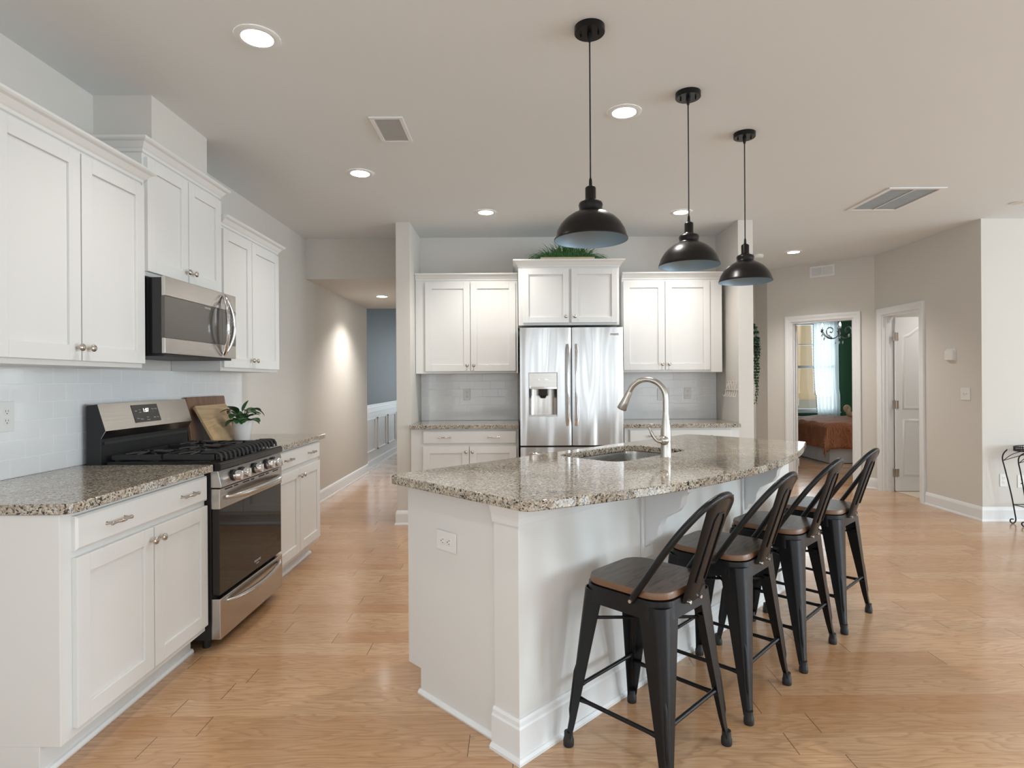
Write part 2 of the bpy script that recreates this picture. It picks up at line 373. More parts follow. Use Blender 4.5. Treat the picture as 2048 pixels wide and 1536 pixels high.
# door casings: profile in a vertical plane
CP = [(0, 0), (0, .014), (.012, .018), (.03, .018), (.045, .024), (.065, .026), (.075, .022), (.075, 0)]
def casing(name, o2, dirv, nrm, w_, h_, th):
    """o2 = left foot of the opening on the room face, dirv along wall, nrm towards viewer"""
    fn = lambda a, z, q: (o2[0]+dirv[0]*a+nrm[0]*q, o2[1]+dirv[1]*a+nrm[1]*q, z)
    b = MB(); b.molding([(0, 0), (0, h_), (w_, h_), (w_, 0)], CP, side=-1, fn=fn)
    for a0, a1, z0, z1 in ((0, .018, 0, h_), (w_-.018, w_, 0, h_), (.018, w_-.018, h_-.018, h_)):
        b.loft([[fn(a, z, q) for q, z in ((0, z0), (-th, z0), (-th, z1), (0, z1))] for a in (a0, a1)])
    for a0, a1, z0, z1 in ((.018, .03, 0, h_-.018), (w_-.03, w_-.018, 0, h_-.018)):
        b.loft([[fn(a, z, q) for q, z in ((-.035, z0), (-.07, z0), (-.07, z1), (-.035, z1))] for a in (a0, a1)])
    return struct(b.build(name, 'trim', smooth=0))
o2 = K+DK*T1; casing('trim_bedroom_door_casing', o2, -DK, -NKK, T1-T0, 2.03, .115)
casing('trim_closet_door_casing', (K.x, Y1), (0, -1), (-1, 0), Y1-Y0, 2.03, .115)
def leaf(name, loc, rz, w_):
    """two-panel arch-top door leaf; hinge at local x=0, face towards -y"""
    r = struct(thing(name, loc, None, None, rz=rz)); b = MB(); t_ = .035; h_ = 2.0
    b.box(0, w_, 0, t_, .01, h_)
    lf = b.build('door_leaf', 'trim', r, bevel=.002)
    for y, s_ in ((0, -1), (t_, 1)):
        pn = MB(); m0, m1 = .11, w_-.11
        def ring(poly, q):
            fn = lambda x, z, h: (x, y+s_*h, z)
            pn.molding(poly, [(0, 0), (.012, .004), (.03, .004), (.036, 0)], closed=True, fn=fn)
        ring([(m0, .22), (m1, .22), (m1, .80), (m0, .80)], 0)
        arch = [(m1-(m1-m0)*k/14, 1.76+.10*(.5-.5*cos(2*pi*k/14))) for k in range(15)]
        ring([(m0, .98), (m1, .98)]+arch, 0)
        pn.build('door_panel_molding', 'trim', lf, smooth=50)
    return r
d2 = leaf('door_1', (K.x+.115+.008, Y1-.045, 0), radians(-2), .60)
for z in (.22, 1.0, 1.78):
    h = MB().box(-.038, -.004, -.010, -.006, z-.045, z+.045).box(.0, .03, -.004, -.0005, z-.045, z+.045); h.lathe([(.006, z-.047), (.006, z+.047)], 10, (-.002, -.012, 0)); h.build('door_hinge', 'nickel', d2)
dv = Vector((.43, .90)).normalized(); hp = K+DK*(T1-.03)+NKK*.13
d1 = leaf('door_2', (hp.x, hp.y, 0), math.atan2(dv.y, dv.x), .69)
for z in (.22, 1.0, 1.78): MB().box(-.03, .004, -.012, -.004, z-.045, z+.045).build('door_hinge', 'plate', d1)
# windows
def window(name, loc, rz, w_, z0, z1, glass=True):
    r = struct(thing(name, loc, None, None, rz=rz)); b = MB(); zm = (z0+z1)/2
    for a in ((0, .05, z0, z1), (w_-.05, w_, z0, z1), (0, w_, z0, z0+.05), (0, w_, z1-.05, z1), (0, w_, zm-.025, zm+.025), (w_/2-.01, w_/2+.01, zm, z1), (0, w_, (zm+z1)/2-.01, (zm+z1)/2+.01)):
        b.box(a[0], a[1], .04, .08, a[2], a[3])
    b.build('window_frame', 'trim', r, smooth=0)
    MB().box(-.06, w_+.06, -.04, .04, z0-.03, z0).build('window_sill', 'trim', r, smooth=0)
    if glass: MB().box(.04, w_-.04, .058, .062, z0+.04, z1-.04).build('window_pane', 'pane', r, smooth=0)
window('window_1', (5.50, 11.6, 0), 0, .86, .66, 2.42)
for i, x in enumerate((6.4, 4.1, 1.6, -.9)): window('window_%d' % (i+2), (x+.8, YF, 0), pi, 1.6, .45, 2.45, False)
for i, y in enumerate((3.4, .6, -2.3)): window('window_%d' % (i+6), (XR, y+.9, 0), -pi/2, 1.8, .45, 2.45, False)
for i, y in enumerate((-2.6, -.6)): window('window_%d' % (i+10), (XL, y-.8, 0), pi/2, 1.6, .45, 2.45, False)  # unseen left-wall windows, added for the light they throw across the room
window('window_9', (-1.4, 13, 0), 0, 1.6, .6, 2.4, False)
# ------------------------------------------------------------------ cabinets (local: x along the front, -y out of the front, y=0 carcass face)
def knob(parent, x, y, z):
    b = MB(); b.lathe([(.004, 0), (.0055, -.004), (.0045, -.014), (.006, -.018), (.0145, -.022), (.0155, -.026), (.013, -.031), (.005, -.034)], 20, (x, y, z), 'y'); b.build('knob', 'nickel', parent, smooth=60)
def pull(parent, x, y, z):
    b = MB(); H = .048
    pts = cat_rom([(x-H-.006, y-.022, z), (x-H, y-.024, z), (x-H*.6, y-.026, z), (x-H*.3, y-.029, z), (x, y-.030, z), (x+H*.3, y-.029, z), (x+H*.6, y-.026, z), (x+H, y-.024, z), (x+H+.006, y-.022, z)], 4)
    n = len(pts); rr = [.0038+.0022*abs(cos(pi*2.0*i/(n-1)))+(.002 if i < 4 or i > n-5 else 0) for i in range(n)]
    b.tube(pts, rr, 10)
    for s in (-1, 1): b.lathe([(.0075, y), (.0055, y-.004), (.0045, y-.022)], 12, (x+s*H, 0, z), 'y')
    b.build('handle', 'nickel', parent, smooth=60)
def shaker(parent, x0, x1, z0, z1, knob_at=None, th=.02, st=.062):
    g = .0015; x0 += g; x1 -= g; z0 += g; z1 -= g; b = MB()
    b.box(x0, x0+st, -th, 0, z0, z1); b.box(x1-st, x1, -th, 0, z0, z1); b.box(x0+st, x1-st, -th, 0, z0, z0+st); b.box(x0+st, x1-st, -th, 0, z1-st, z1)
    b.box(x0+st, x1-st, -th+.010, -.001, z0+st, z1-st)
    d = b.build('door', 'cab', parent, bevel=.0016, smooth=0)
    if knob_at: knob(d, knob_at[0], -th, knob_at[1])
def drawer(parent, x0, x1, z0, z1, pulls):
    b = MB(); b.box(x0, x1, -.012, 0, z0, z1); b.prism([(x0, z0), (x1, z0), (x1, z1), (x0, z1)], -.012, -.012001, lambda x, z, h: (x, h, z))
    b = MB(); b.loft([[(x0, 0, z0), (x1, 0, z0), (x1, 0, z1), (x0, 0, z1)], [(x0, -.014, z0), (x1, -.014, z0), (x1, -.014, z1), (x0, -.014, z1)], [(x0+.008, -.02, z0+.008), (x1-.008, -.02, z0+.008), (x1-.008, -.02, z1-.008), (x0+.008, -.02, z1-.008)]])
    d = b.build('drawer', 'cab', parent, smooth=0)
    for px in pulls: pull(d, px, -.02, (z0+z1)/2)
CRP = [(0, 0), (.006, .004), (.008, .016), (.014, .022), (.03, .044), (.042, .05), (.048, .056), (.048, .066), (0, .066)]
def upper(name, loc, rz, w_, d_, z0, z1, doors, label, cat='cabinet', ends=(True, True), rail=True, shift=0, group=None, st=.062):
    """doors = list of (x0,x1,knob side)"""
    r = thing(name, loc, label, cat, group, rz); b = MB(); b.box(0, w_, 0, d_, z0, z1)
    b.build('carcass', 'cab', r, bevel=.0015, smooth=0)
    path = [(0, 0), (w_, 0)]
    if ends[0]: path = [(0, d_)]+path
    if ends[1]: path = path+[(w_, d_)]
    MB().molding(path, [(o+.001, z1-.02+h) for o, h in CRP], side=1).build('crown_molding', 'cab', r, smooth=0)
    zt = z1-.035
    for x0, x1, k in doors:
        kx = x1-.03 if k == 'r' else x0+.03
        shaker(r, x0, x1, z0+.02, zt, (kx, z0+.02+.055), st=st)
    return r
RL = pi/2
upper('wall_cabinet', (-1.805, 1.98, 0), RL, .865, .303, 1.372, 2.286, [(.03, .442, 'r'), (.446, .86, 'l')], 'white two-door wall cabinet at the far left, above the left counter', ends=(False, True))
upper('wall_cabinet', (-1.805, 2.852, 0), RL, .745, .303, 1.825, 2.44, [(.012, .37, 'r'), (.374, .733, 'l')], 'short raised white wall cabinet directly above the microwave')
upper('wall_cabinet', (-1.805, 3.603, 0), RL, .86, .303, 1.372, 2.286, [(.006, .395, 'r'), (.399, .852, 'l')], 'white two-door wall cabinet right of the microwave, over the potted plant', ends=(False, True))
upper('wall_cabinet', (XB_+.004, 5.60, 0), 0, .975, .318, 1.372, 2.275, [(.093, .522, 'r'), (.525, .955, 'l')], 'white two-door wall cabinet left of the refrigerator', ends=(False, False))
upper('wall_cabinet', (.036, 5.32, 0), 0, .912, .598, 1.80, 2.345, [(.038, .455, 'r'), (.476, .894, 'l')], 'short white two-door cabinet above the refrigerator', st=.052)
upper('wall_cabinet', (1.022, 5.60, 0), 0, .955, .318, 1.372, 2.275, [(.01, .405, 'r'), (.409, .835, 'l')], 'white two-door wall cabinet right of the refrigerator', ends=(False, False))
def lower(name, loc, rz, w_, d_, doors, dr, pulls, label, endtoe=None, zt=.868, group=None):
    r = thing(name, loc, label, 'cabinet', group, rz); b = MB()
    b.box(0, w_, 0, d_, .105, zt); b.box(0, w_, .07, d_, 0, .105); b.build('carcass', 'cab', r, bevel=.0015, smooth=0)
    MB().prism([(.0701, 0), (.056, 0), (.054, .008), (.06, .018), (.0701, .02)], 0, w_, lambda y, z, h: (h, y, z)).build('shoe_molding', 'trim', r, smooth=0)
    if dr: drawer(r, dr[0], dr[1], .735, .852, pulls)
    for x0, x1, k in doors:
        kx = x1-.028 if k == 'r' else x0+.028
        shaker(r, x0, x1, .135, .712, (kx, .712-.05))
    return r
lower('base_cabinet', (-1.50, 1.93, 0), RL, .90, .608, [(.05, .473, 'r'), (.477, .893, 'l')], (.05, .893), (.245, .72), 'white base cabinet left of the gas range, one wide drawer over two doors')
lower('base_cabinet', (-1.50, 3.603, 0), RL, .86, .608, [(.02, .43, 'r'), (.434, .845, 'l')], (.02, .845), (.21, .64), 'white base cabinet right of the range, below the potted plant')
lower('base_cabinet', (XB_+.004, 5.312, 0), 0, .975, .6, [(.11, .528, 'r'), (.531, .955, 'l')], (.11, .955), (.31, .75), 'white base cabinet with wide drawer left of the refrigerator')
lower('base_cabinet', (.985, 5.312, 0), 0, 1.04, .6, [(.045, .50, 'r'), (.504, .965, 'l')], (.045, .965), (.27, .73), 'white base cabinet right of the refrigerator, behind the faucet')
# ------------------------------------------------------------------ countertops
def slab(name, outer, holes, z0, z1, loc, rz, label):
    bm = bmesh.new(); es = []
    for loop in [outer]+holes:
        vs = [bm.verts.new((x, y, z1)) for x, y in loop]
        for i in range(len(vs)): es.append(bm.edges.new((vs[i], vs[(i+1) % len(vs)])))
    bmesh.ops.triangle_fill(bm, edges=es, use_beauty=True)
    g = bmesh.ops.extrude_face_region(bm, geom=bm.faces[:])
    for v in [e for e in g['geom'] if isinstance(e, bmesh.types.BMVert)]: v.co.z = z0
    bmesh.ops.recalc_face_normals(bm, faces=bm.faces)
    me = bpy.data.meshes.new(name); bm.to_mesh(me); bm.free()
    o = link(name, me, 'granite', None, loc, (0, 0, rz), .004, 40, 3); return tag(o, label, 'countertop')
ZT, ZB = .905, .870
def chamf(x0, x1, y0, y1, c): return [(x0+c, y0), (x1, y0), (x1, y1), (x0, y1), (x0, y0+c)]
slab('countertop', [(0.045, 0), (.915, 0), (.915, .648), (0, .648), (0, .04), (.008, .018), (.022, .005)], [], ZB, ZT, (-1.457, 1.918, 0), RL, 'brown speckled granite worktop on the base cabinet left of the gas range')
slab('countertop', [(0, 0), (.905, 0), (.905, .648), (0, .648)], [], ZB, ZT, (-1.457, 3.603, 0), RL, 'granite worktop right of the range, carrying the cutting boards')
slab('countertop', [(0, 0), (.982, 0), (.982, .645), (.004, .645), (.004, .07), (0, .07)], [], ZB, ZT, (XB_, 5.272, 0), 0, 'granite worktop left of the refrigerator')
slab('countertop', [(0, 0), (1.055, 0), (1.055, .645), (0, .645)], [], ZB, ZT, (.972, 5.272, 0), 0, 'granite worktop right of the refrigerator, behind the faucet')
# backsplashes
tag(MB().box(0, 2.62, -.008, 0, 0, .466).build('backsplash', 'tile', None, (XL+.0005, 1.90, ZT+.001), (0, 0, RL), smooth=0), 'white subway tile backsplash on the left wall behind the range', 'backsplash')
tag(MB().box(0, .972, -.008, 0, 0, .466).build('backsplash', 'tile', None, (XB_+.004, YB-.0005, ZT+.001), smooth=0), 'glossy subway tile backsplash left of the refrigerator', 'backsplash')
tag(MB().box(0, 1.05, -.008, 0, 0, .466).build('backsplash', 'tile', None, (.975, YB-.0005, ZT+.001), smooth=0), 'glossy subway tile backsplash right of the refrigerator', 'backsplash')
# ------------------------------------------------------------------ island
O = (0, 2.0, 0); IA = pi/4
isl = thing('kitchen_island', O, 'white kitchen island turned diagonally, with corbels under its granite top', 'kitchen island', rz=IA)
UL = 2.46; V1 = .69; PW = .125
MB().prism([(PW, 0), (V1-.09, 0), (V1-.09, .105), (V1-.02, .105), (V1-.02, ZB-.002), (PW, ZB-.002)], .035, .055, lambda v, z, h: (h, v, z)).box(.055, UL, PW, V1-.09, 0, .125).box(.055, UL, V1-.09, V1-.02, .105, .125).box(UL-.02, UL, PW, V1-.02, .125, ZB-.002).box(.055, UL-.02, V1-.04, V1-.02, .125, ZB-.002).build('cabinet_body', 'cab', isl, smooth=0)
MB().box(.012, UL, 0, PW, 0, ZB-.002).build('knee_wall', 'cab', isl, bevel=.002, smooth=0)
for k in range(4):
    x0 = .10+k*.585; shaker2 = MB()
    for a in ((x0, x0+.06, .13, .85), (x0+.51, x0+.57, .13, .85), (x0+.06, x0+.51, .13, .19), (x0+.06, x0+.51, .79, .85)): shaker2.box(a[0], a[1], V1-.02, V1, a[2], a[3])
    shaker2.box(x0+.06, x0+.51, V1-.02, V1-.01, .19, .79); dd = shaker2.build('door', 'cab', isl, bevel=.0015, smooth=0)
MB().box(.035, .055, V1-.02, V1-.004, .105, ZB-.002).build('corner_stile', 'cab', isl, smooth=0)
TP = [(0, 0), (.006, .0), (.008, .008), (.012, .03), (.022, .06), (.026, .068), (0, .068)]
MB().molding([(.012, PW), (.012, 0), (UL, 0)], [(o+.0005, .80+h) for o, h in TP], side=1).build('apron_molding', 'trim', isl, smooth=0)
BI = [(0, 0), (.026, 0), (.026, .010), (.020, .019), (.015, .02), (.015, .115), (.011, .122), (.009, .135), (.004, .143), (0, .143)]
MB().molding([(.012, PW), (.012, 0), (UL, 0)], [(o+.0005, h) for o, h in BI], side=1).build('base_molding', 'trim', isl, smooth=0)
MB().molding([(.035, V1-.085), (.035, PW+.012)], [(.0005, 0), (.012, 0), (.014, .008), (.008, .018), (.0005, .02)], side=1).build('shoe_molding', 'trim', isl, smooth=0)
def corbel(u):
    prof = [(0, 0), (.205, 0), (.205, -.028), (.19, -.034), (.178, -.052), (.172, -.085), (.15, -.115), (.115, -.135), (.085, -.155), (.068, -.19), (.062, -.225), (.045, -.248), (.022, -.255), (.014, -.275), (0, -.29)]
    b = MB(); b.prism([(-a, z) for a, z in prof], u-.022, u+.022, lambda y, z, h: (h, y-.012, ZB-.004+z)); 
    b.box(u-.042, u+.042, -.012, 0, .53, ZB-.002)
    b.build('corbel', 'trim', isl, bevel=.002, smooth=40)
for u in (.80, 1.80): corbel(u)
def top_outline():
    A = [(-.038, -.085)]; n = 28; L = 2.536
    arc = []
    for k in range(n+1):
        s = k/n; u = -.038+L*s; v = -.085-.228*(1-(2*s-1)**2); arc.append((u, v))
    # rounded corners
    out = [(-.038, .70), (-.038, -.055), (-.032, -.078), (-.012, -.094)]+arc[1:-1]+[(2.482, -.098), (2.494, -.085), (2.498, -.06), (2.498, .70), (2.47, .725), (0, .725)]
    return out
hole = rrect(.93, 1.62, .235, .635, .07, 8)
slab('island_countertop', top_outline(), [hole], ZB, ZT, O, IA, 'large polished granite worktop with bowed edge on the diagonal island')
# undermount sink
b = MB(); rim = lambda ins, z: [(x, y, z) for x, y in rrect(.93+ins, 1.62-ins, .235+ins, .635-ins, .075, 8)]
inner = [rim(a, z) for a, z in ((-.012, ZB-.001), (.004, ZB-.0012), (.006, ZB-.02), (.012, .70), (.02, .682), (.04, .672), (.10, .670))]
outer = [rim(a, z) for a, z in ((.10, .666), (.03, .668), (.008, .685), (-.002, ZB-.02), (-.012, ZB-.004))]
b.loft(inner+outer, cap=False, closed=True)
for rg_ in (inner[-1], outer[0]): b.add(rg_, [tuple(range(len(rg_)))])
sk = thing('sink', O, 'stainless steel undermount sink set into the island worktop', 'sink', rz=IA)
b.build('basin', 'sink', sk, smooth=50)
MB().lathe([(.04, .6725), (.04, .675), (.03, .675), (.028, .673)], 24, (1.275, .46, 0)).build('drain', 'chrome', sk)
# faucet
fu, fv = 1.27, .175; fc = thing('faucet', (O[0]+(fu-fv)*.70711, O[1]+(fu+fv)*.70711, ZT), 'tall brushed nickel gooseneck faucet beside the island sink', 'faucet', rz=IA+radians(18))
MB().lathe([(.029, 0), (.029, .004), (.0275, .010), (.0265, .07), (.027, .085)], 32).build('base', 'faucet', fc, smooth=60)
MB().lathe([(.0272, .0855), (.0265, .12), (.0235, .155), (.019, .19), (.0160, .215), (.0150, .23)], 32).build('body', 'faucet', fc, smooth=60)
pts = [(0, 0, .23), (0, 0, .30)]
for k in range(1, 17):
    a = radians(180-k*10); pts.append((0, .098+.098*cos(a), .30+.098*sin(a)))
MB().tube(pts, .0145, 20).build('spout', 'faucet', fc, smooth=60)
e = Vector(pts[-1]); dn = (Vector(pts[-1])-Vector(pts[-2])).normalized()
sp = MB().tube([e+dn*t_ for t_ in (0, .004, .03, .06, .10, .103)], [.0155, .0162, .0175, .021, .026, .024], 24).build('spray_head', 'faucet', fc, smooth=60)
MB().tube([e+dn*.099, e+dn*.1045], .021, 20).build('spray_face', 'blackmatte', sp)
q = Vector((0, dn.z*-1, dn.y)) if False else Vector((0, -dn.z, dn.y))
MB().lathe([(.006, .0), (.006, .004)], 10, (0, e.y+.022, e.z-.03), 'y').build('spray_button', 'blackmatte', sp)
hb = MB().lathe([(.024*sin(pi*k/12)+.0005, .024*cos(pi*k/12)) for k in range(13)], 24).build('handle_hub', 'faucet', fc, (-.022, .004, .085), smooth=70)
MB().tube(cat_rom([(-.034, .010, .080), (-.044, .034, .085), (-.048, .052, .105), (-.049, .067, .135), (-.049, .074, .150)], 5), [.010]*5+[.008]*10+[.006]*6, 12, rz=None).build('lever', 'faucet', fc, smooth=60)
# ------------------------------------------------------------------ bar stools
def make_stool(label):
    r = thing('bar_stool', (0, 0, 0), label, 'stool', 'metal bar stools along the island')
    hs = .163
    b = MB(); S = rrect(-hs, hs, -hs, hs, .075, 8)
    rings = [[(x*f, y*f, z) for x, y in S] for f, z in ((.96, .585), (1, .589), (1, .604), (.985, .610))]
    b.loft(rings); b.build('seat', 'seat', r, smooth=30)
    b = MB(); rings = [[(x*f, y*f, z) for x, y in S] for f, z in ((1.03, .584), (1.035, .575), (1.035, .568), (1.06, .525), (1.045, .525), (1.02, .568), (.9, .584))]
    b.loft(rings); b.build('apron', 'stoolmetal', r, smooth=40)
    for sx in (-1, 1):
        for sy in (-1, 1):
            b = MB(); rings = []; N = 9
            for i in range(N+1):
                t_ = i/N; z = .565*(1-t_)+.03*t_; c_ = .166+(.207-.166)*t_; w_ = .095*(1-t_)**1.0+.026*t_; rr = min(.04*(1-t_)+.012*t_, w_*.6)
                if i == N: c_ += .002
                pt = []
                th = .004
                out = [(c_-w_, c_)]+[(c_-rr+rr*sin(a), c_-rr+rr*cos(a)) for a in [pi/2*k/6 for k in range(7)]]+[(c_, c_-w_)]
                ri = max(rr-th, .004); ci = c_-th
                inn = [(ci, c_-w_)]+[(ci-ri+ri*cos(a), ci-ri+ri*sin(a)) for a in [pi/2*k/6 for k in range(7)]]+[(c_-w_, ci)]
                rings.append([(sx*x, sy*y, z) for x, y in out+inn])
            b.loft(rings); lg = b.build('leg', 'stoolmetal', r, smooth=50)
            # embossed rib on the outer corner
            rb = []
            for k in range(9):
                t_ = .52+.34*k/8; c_ = .166+(.207-.166)*t_; rr = .04*(1-t_)+.012*t_
                cc = c_-rr*.2929-.001; rb.append((sx*cc, sy*cc, .565*(1-t_)+.03*t_))
            MB().tube(rb, [.002]+[.0062]*7+[.002], 10).build('leg_rib', 'stoolmetal', lg, smooth=60)
            MB().lathe([(.018, 0), (.019, .004), (.019, .022), (.016, .032), (.0155, .05)], 16, (sx*.199, sy*.199, 0)).build('rubber_foot', 'blackmatte', lg, smooth=50)
    def cpos(z): return .166+(.207-.166)*(.565-z)/.535
    for z, pairs in ((.175, (((-1, -1), (-1, 1)), ((1, -1), (1, 1)))), (.205, (((-1, 1), (1, 1)), ((-1, -1), (1, -1))))):
        c_ = cpos(z)-.012
        for a, c in pairs:
            A, C_ = Vector((a[0]*c_, a[1]*c_, z)), Vector((c[0]*c_, c[1]*c_, z)); d_ = (C_-A).normalized()
            MB().tube([A, A+d_*.03, A+d_*.06, C_-d_*.06, C_-d_*.03, C_], [.004, .010, .0075, .0075, .010, .004], 10).build('foot_rail', 'stoolmetal', r, smooth=60)
    b = MB(); c_ = cpos(.455)-.034
    for s in (-1, 1): b.tube([(-c_, -s*c_, .455), (c_, s*c_, .455)], .006, 8)
    for sx in (-1, 1):
        for sy in (-1, 1): b.box(sx*c_-.014, sx*c_+.014, sy*c_-.014, sy*c_+.014, .445, .465)
    b.build('cross_brace', 'stoolmetal', r, smooth=40)
    arch = [(-.172, -.05, .572), (-.172, -.075, .61), (-.168, -.125, .685), (-.158, -.178, .765), (-.135, -.228, .838), (-.092, -.268, .895), (-.04, -.288, .922), (0, -.292, .927)]
    arch += [(-x, y, z) for x, y, z in arch[:-1][::-1]]
    b = MB().tube(cat_rom(arch, 4), .0115, 12); b.build('back_frame', 'stoolmetal', r, smooth=60)
    b = MB(); rings = []
    for t_ in [k/8 for k in range(9)]:
        y = -.172+(-.285+.172)*t_; z = .562+(.918-.562)*t_; hw = .054+.028*t_
        rings.append([(hw*s, y+.008*(1-(abs(s))**2)*0+q_, z) for s, q_ in ((-1, .004), (-.93, -.004), (-.5, -.010), (0, -.012), (.5, -.010), (.93, -.004), (1, .004), (.5, -.005), (0, -.007), (-.5, -.005))])
    b.loft(rings); bs = b.build('back_splat', 'stoolmetal', r, smooth=50)
    pl = MB(); 
    fr = [(-.030, .20), (-.030, .80), (-.018, .86), (.018, .86), (.030, .80), (.030, .20)]
    pl.tube([(x, -.172+(-.113)*t_-.0125, .562+.356*t_) for x, t_ in fr], .003, 6); pl.build('embossed_outline', 'stoolmetal', bs)
    pl = MB(); pl.tube([(x, -.172+(-.113)*t_-.004, .562+.356*t_) for x, t_ in fr], .003, 6); pl.build('embossed_outline', 'stoolmetal', bs)
    for x, y, z in ((-.184, -.055, .575), (.184, -.055, .575)): MB().lathe([(.006, -.005), (.007, 0), (.006, .005)], 10, (x, y, z), 'x').build('bolt', 'chrome', r)
    for x in (-.036, .036): MB().lathe([(.006, -.192), (.007, -.186), (.006, -.17)], 10, (x, 0, .567), 'y').build('bolt', 'chrome', r)
    return r
stool = make_stool('nearest dark metal bar stool, closest to the viewer at the near end of the island')
SL = ['second dark metal bar stool from the viewer along the island', 'third dark metal bar stool from the viewer along the island', 'farthest dark metal bar stool, at the far end of the island by the doorways']
for i, (u, v, a) in enumerate([(.395, -.262, 0), (.968, -.262, 1), (1.527, -.272, 0), (2.088, -.285, -1.5)]):
    s = stool if i == 0 else copy_tree(stool)
    if i: s['label'] = SL[i-1]
    s.location = (O[0]+(u-v)*.70711, O[1]+(u+v)*.70711, 0); s.rotation_euler = (0, 0, IA+radians(a))
# ------------------------------------------------------------------ gas range (local x 0..0.76 along wall, y=0 body front, wall at y=.62)
rg = thing('gas_range', (-1.475, 2.84, 0), 'stainless steel gas range with black cooktop between the left counters', 'range', rz=RL)
RW = .755
MB().box(.003, RW-.003, .0, .60, .05, .895).build('body', 'blackmatte', rg, bevel=.002, smooth=0)
for x in (.05, RW-.05): MB().lathe([(.018, 0), (.018, .05)], 12, (x, .05, 0)).build('foot', 'blackmatte', rg)
b = MB(); b.prism([(-.046, .872), (-.05, .878), (-.05, .902), (-.04, .912), (.50, .912), (.50, .894), (-.01, .872)], 0, RW, lambda y, z, h: (h, y, z)); b.build('cooktop', 'blackgloss', rg, bevel=.003, smooth=0)
MB().box(0, .012, .0, .5, .912, .918).box(RW-.012, RW, 0, .5, .912, .918).build('cooktop_rim', 'blackgloss', rg, bevel=.002)
b = MB(); b.prism([(-.052, .79), (-.052, .80), (-.036, .8715), (0, .8715), (0, .79)], 0, RW, lambda y, z, h: (h, y, z)); cp = b.build('control_panel', 'steel', rg, bevel=.002, smooth=0)
for kx in (.135, .225, .375, .53, .62):
    kb = MB().lathe([(.029, -.044), (.029, -.054), (.026, -.056)], 28, (kx, 0, .832), 'y').build('knob_ring', 'blackmatte', cp, smooth=50)
    kb = MB(); kb.lathe([(.0245, -.0562), (.024, -.086), (.021, -.090)], 28, (kx, 0, .832), 'y'); kb.box(kx-.004, kx+.004, -.096, -.085, .810, .854); kb.build('knob', 'chrome', cp, bevel=.001, smooth=50)
dr = MB().box(.0, RW, -.045, .0, .685, .785).build('oven_door', 'steel', rg, bevel=.004, smooth=0)
MB().box(.004, RW-.004, -.040, 0, .268, .6845).build('oven_window', 'glassblk', dr, bevel=.002, smooth=0)
v_ = MB()
for k in range(7): v_.box(.05+k*.095, .05+k*.095+(.075 if k % 2 == 0 else .04), -.0458, -.044, .772, .779)
v_.build('vent_slots', 'dark', dr, smooth=0)
def bowh(x0, x1, z, y, out, r_, name, par, sag=0, flat=None):
    pts = []
    for k in range(21):
        s = k/20; c_ = 1-(2*s-1)**2; pts.append((x0+(x1-x0)*s, y-out*c_**.6-.002, z-sag*c_))
    return MB().tube(pts, [r_*(.55+.45*(1-abs(2*k/20-1)**3)) for k in range(21)], 12).build(name, 'steel', par, smooth=60)
bowh(.045, RW-.045, .735, -.045, .052, .0185, 'handle', dr)
text('brand_lettering', 'FRIGIDAIRE', .016, 'ink', dr, (.42, -.0408, .315), (pi/2, 0, 0)); text('brand_lettering', 'GALLERY', .008, 'ink', dr, (.42, -.0408, .300), (pi/2, 0, 0))
wd = MB().box(.0, RW, -.045, 0, .055, .252).build('drawer', 'steel', rg, bevel=.004, smooth=0)
bowh(.05, RW-.05, .225, -.045, .034, .015, 'handle', wd, sag=.02)
bg = [(.60, .895), (.60, 1.19), (.545, 1.198), (.505, 1.068), (.53, 1.028), (.53, .895)]
b = MB(); b.prism(bg, 0, RW, lambda y, z, h: (h, y, z)); bk = b.build('backguard', 'blackmatte', rg, bevel=.002, smooth=0)
b = MB(); b.prism([(.546, 1.2), (.5435, 1.199), (.5035, 1.068), (.528, 1.03), (.5285, 1.0315), (.5065, 1.0685)], .0, RW, lambda y, z, h: (h, y, z)); b.box(0, RW, .5435, .595, 1.197, 1.2)
b.build('backguard_face', 'steel', bk, smooth=0)
b = MB(); b.prism([(.5285, 1.0), (.5285, 1.015), (.524, 1.015), (.524, 1.0)], .02, RW-.02, lambda y, z, h: (h, y, z)); b.build('backguard_vent', 'dark', bk)
# display on the slanted face
sl = math.atan2(.5435-.5035, 1.199-1.068)
def onface(x, s, up=.0008):
    t_ = s; y = .5035+(.5435-.5035)*t_; z = 1.068+(1.199-1.068)*t_; return (x, y-up*cos(sl), z+up*sin(sl))
b = MB(); b.loft([[onface(a, c, u_) for a, c in ((.235, .18), (.455, .18), (.455, .88), (.235, .88))] for u_ in (.0003, .002)]); dp = b.build('display_panel', 'glassblk', bk)
ROT = (pi/2-sl, 0, 0)
text('display_clock', '1:07', .030, 'led', dp, onface(.345, .64, .0025), ROT)
for x, s_, tx in ((.262, .64, 'Bake'), (.292, .68, 'Conv'), (.292, .58, 'Broil'), (.405, .68, 'Timer'), (.432, .68, 'Clock'), (.405, .58, '+  -'), (.262, .34, 'Clean'), (.292, .30, 'Warm'), (.345, .36, 'Start'), (.345, .26, 'Cancel'), (.405, .34, 'Light'), (.432, .34, 'Lock')):
    text('display_lettering', tx, .009, 'ink', dp, onface(x, s_, .0025), ROT)
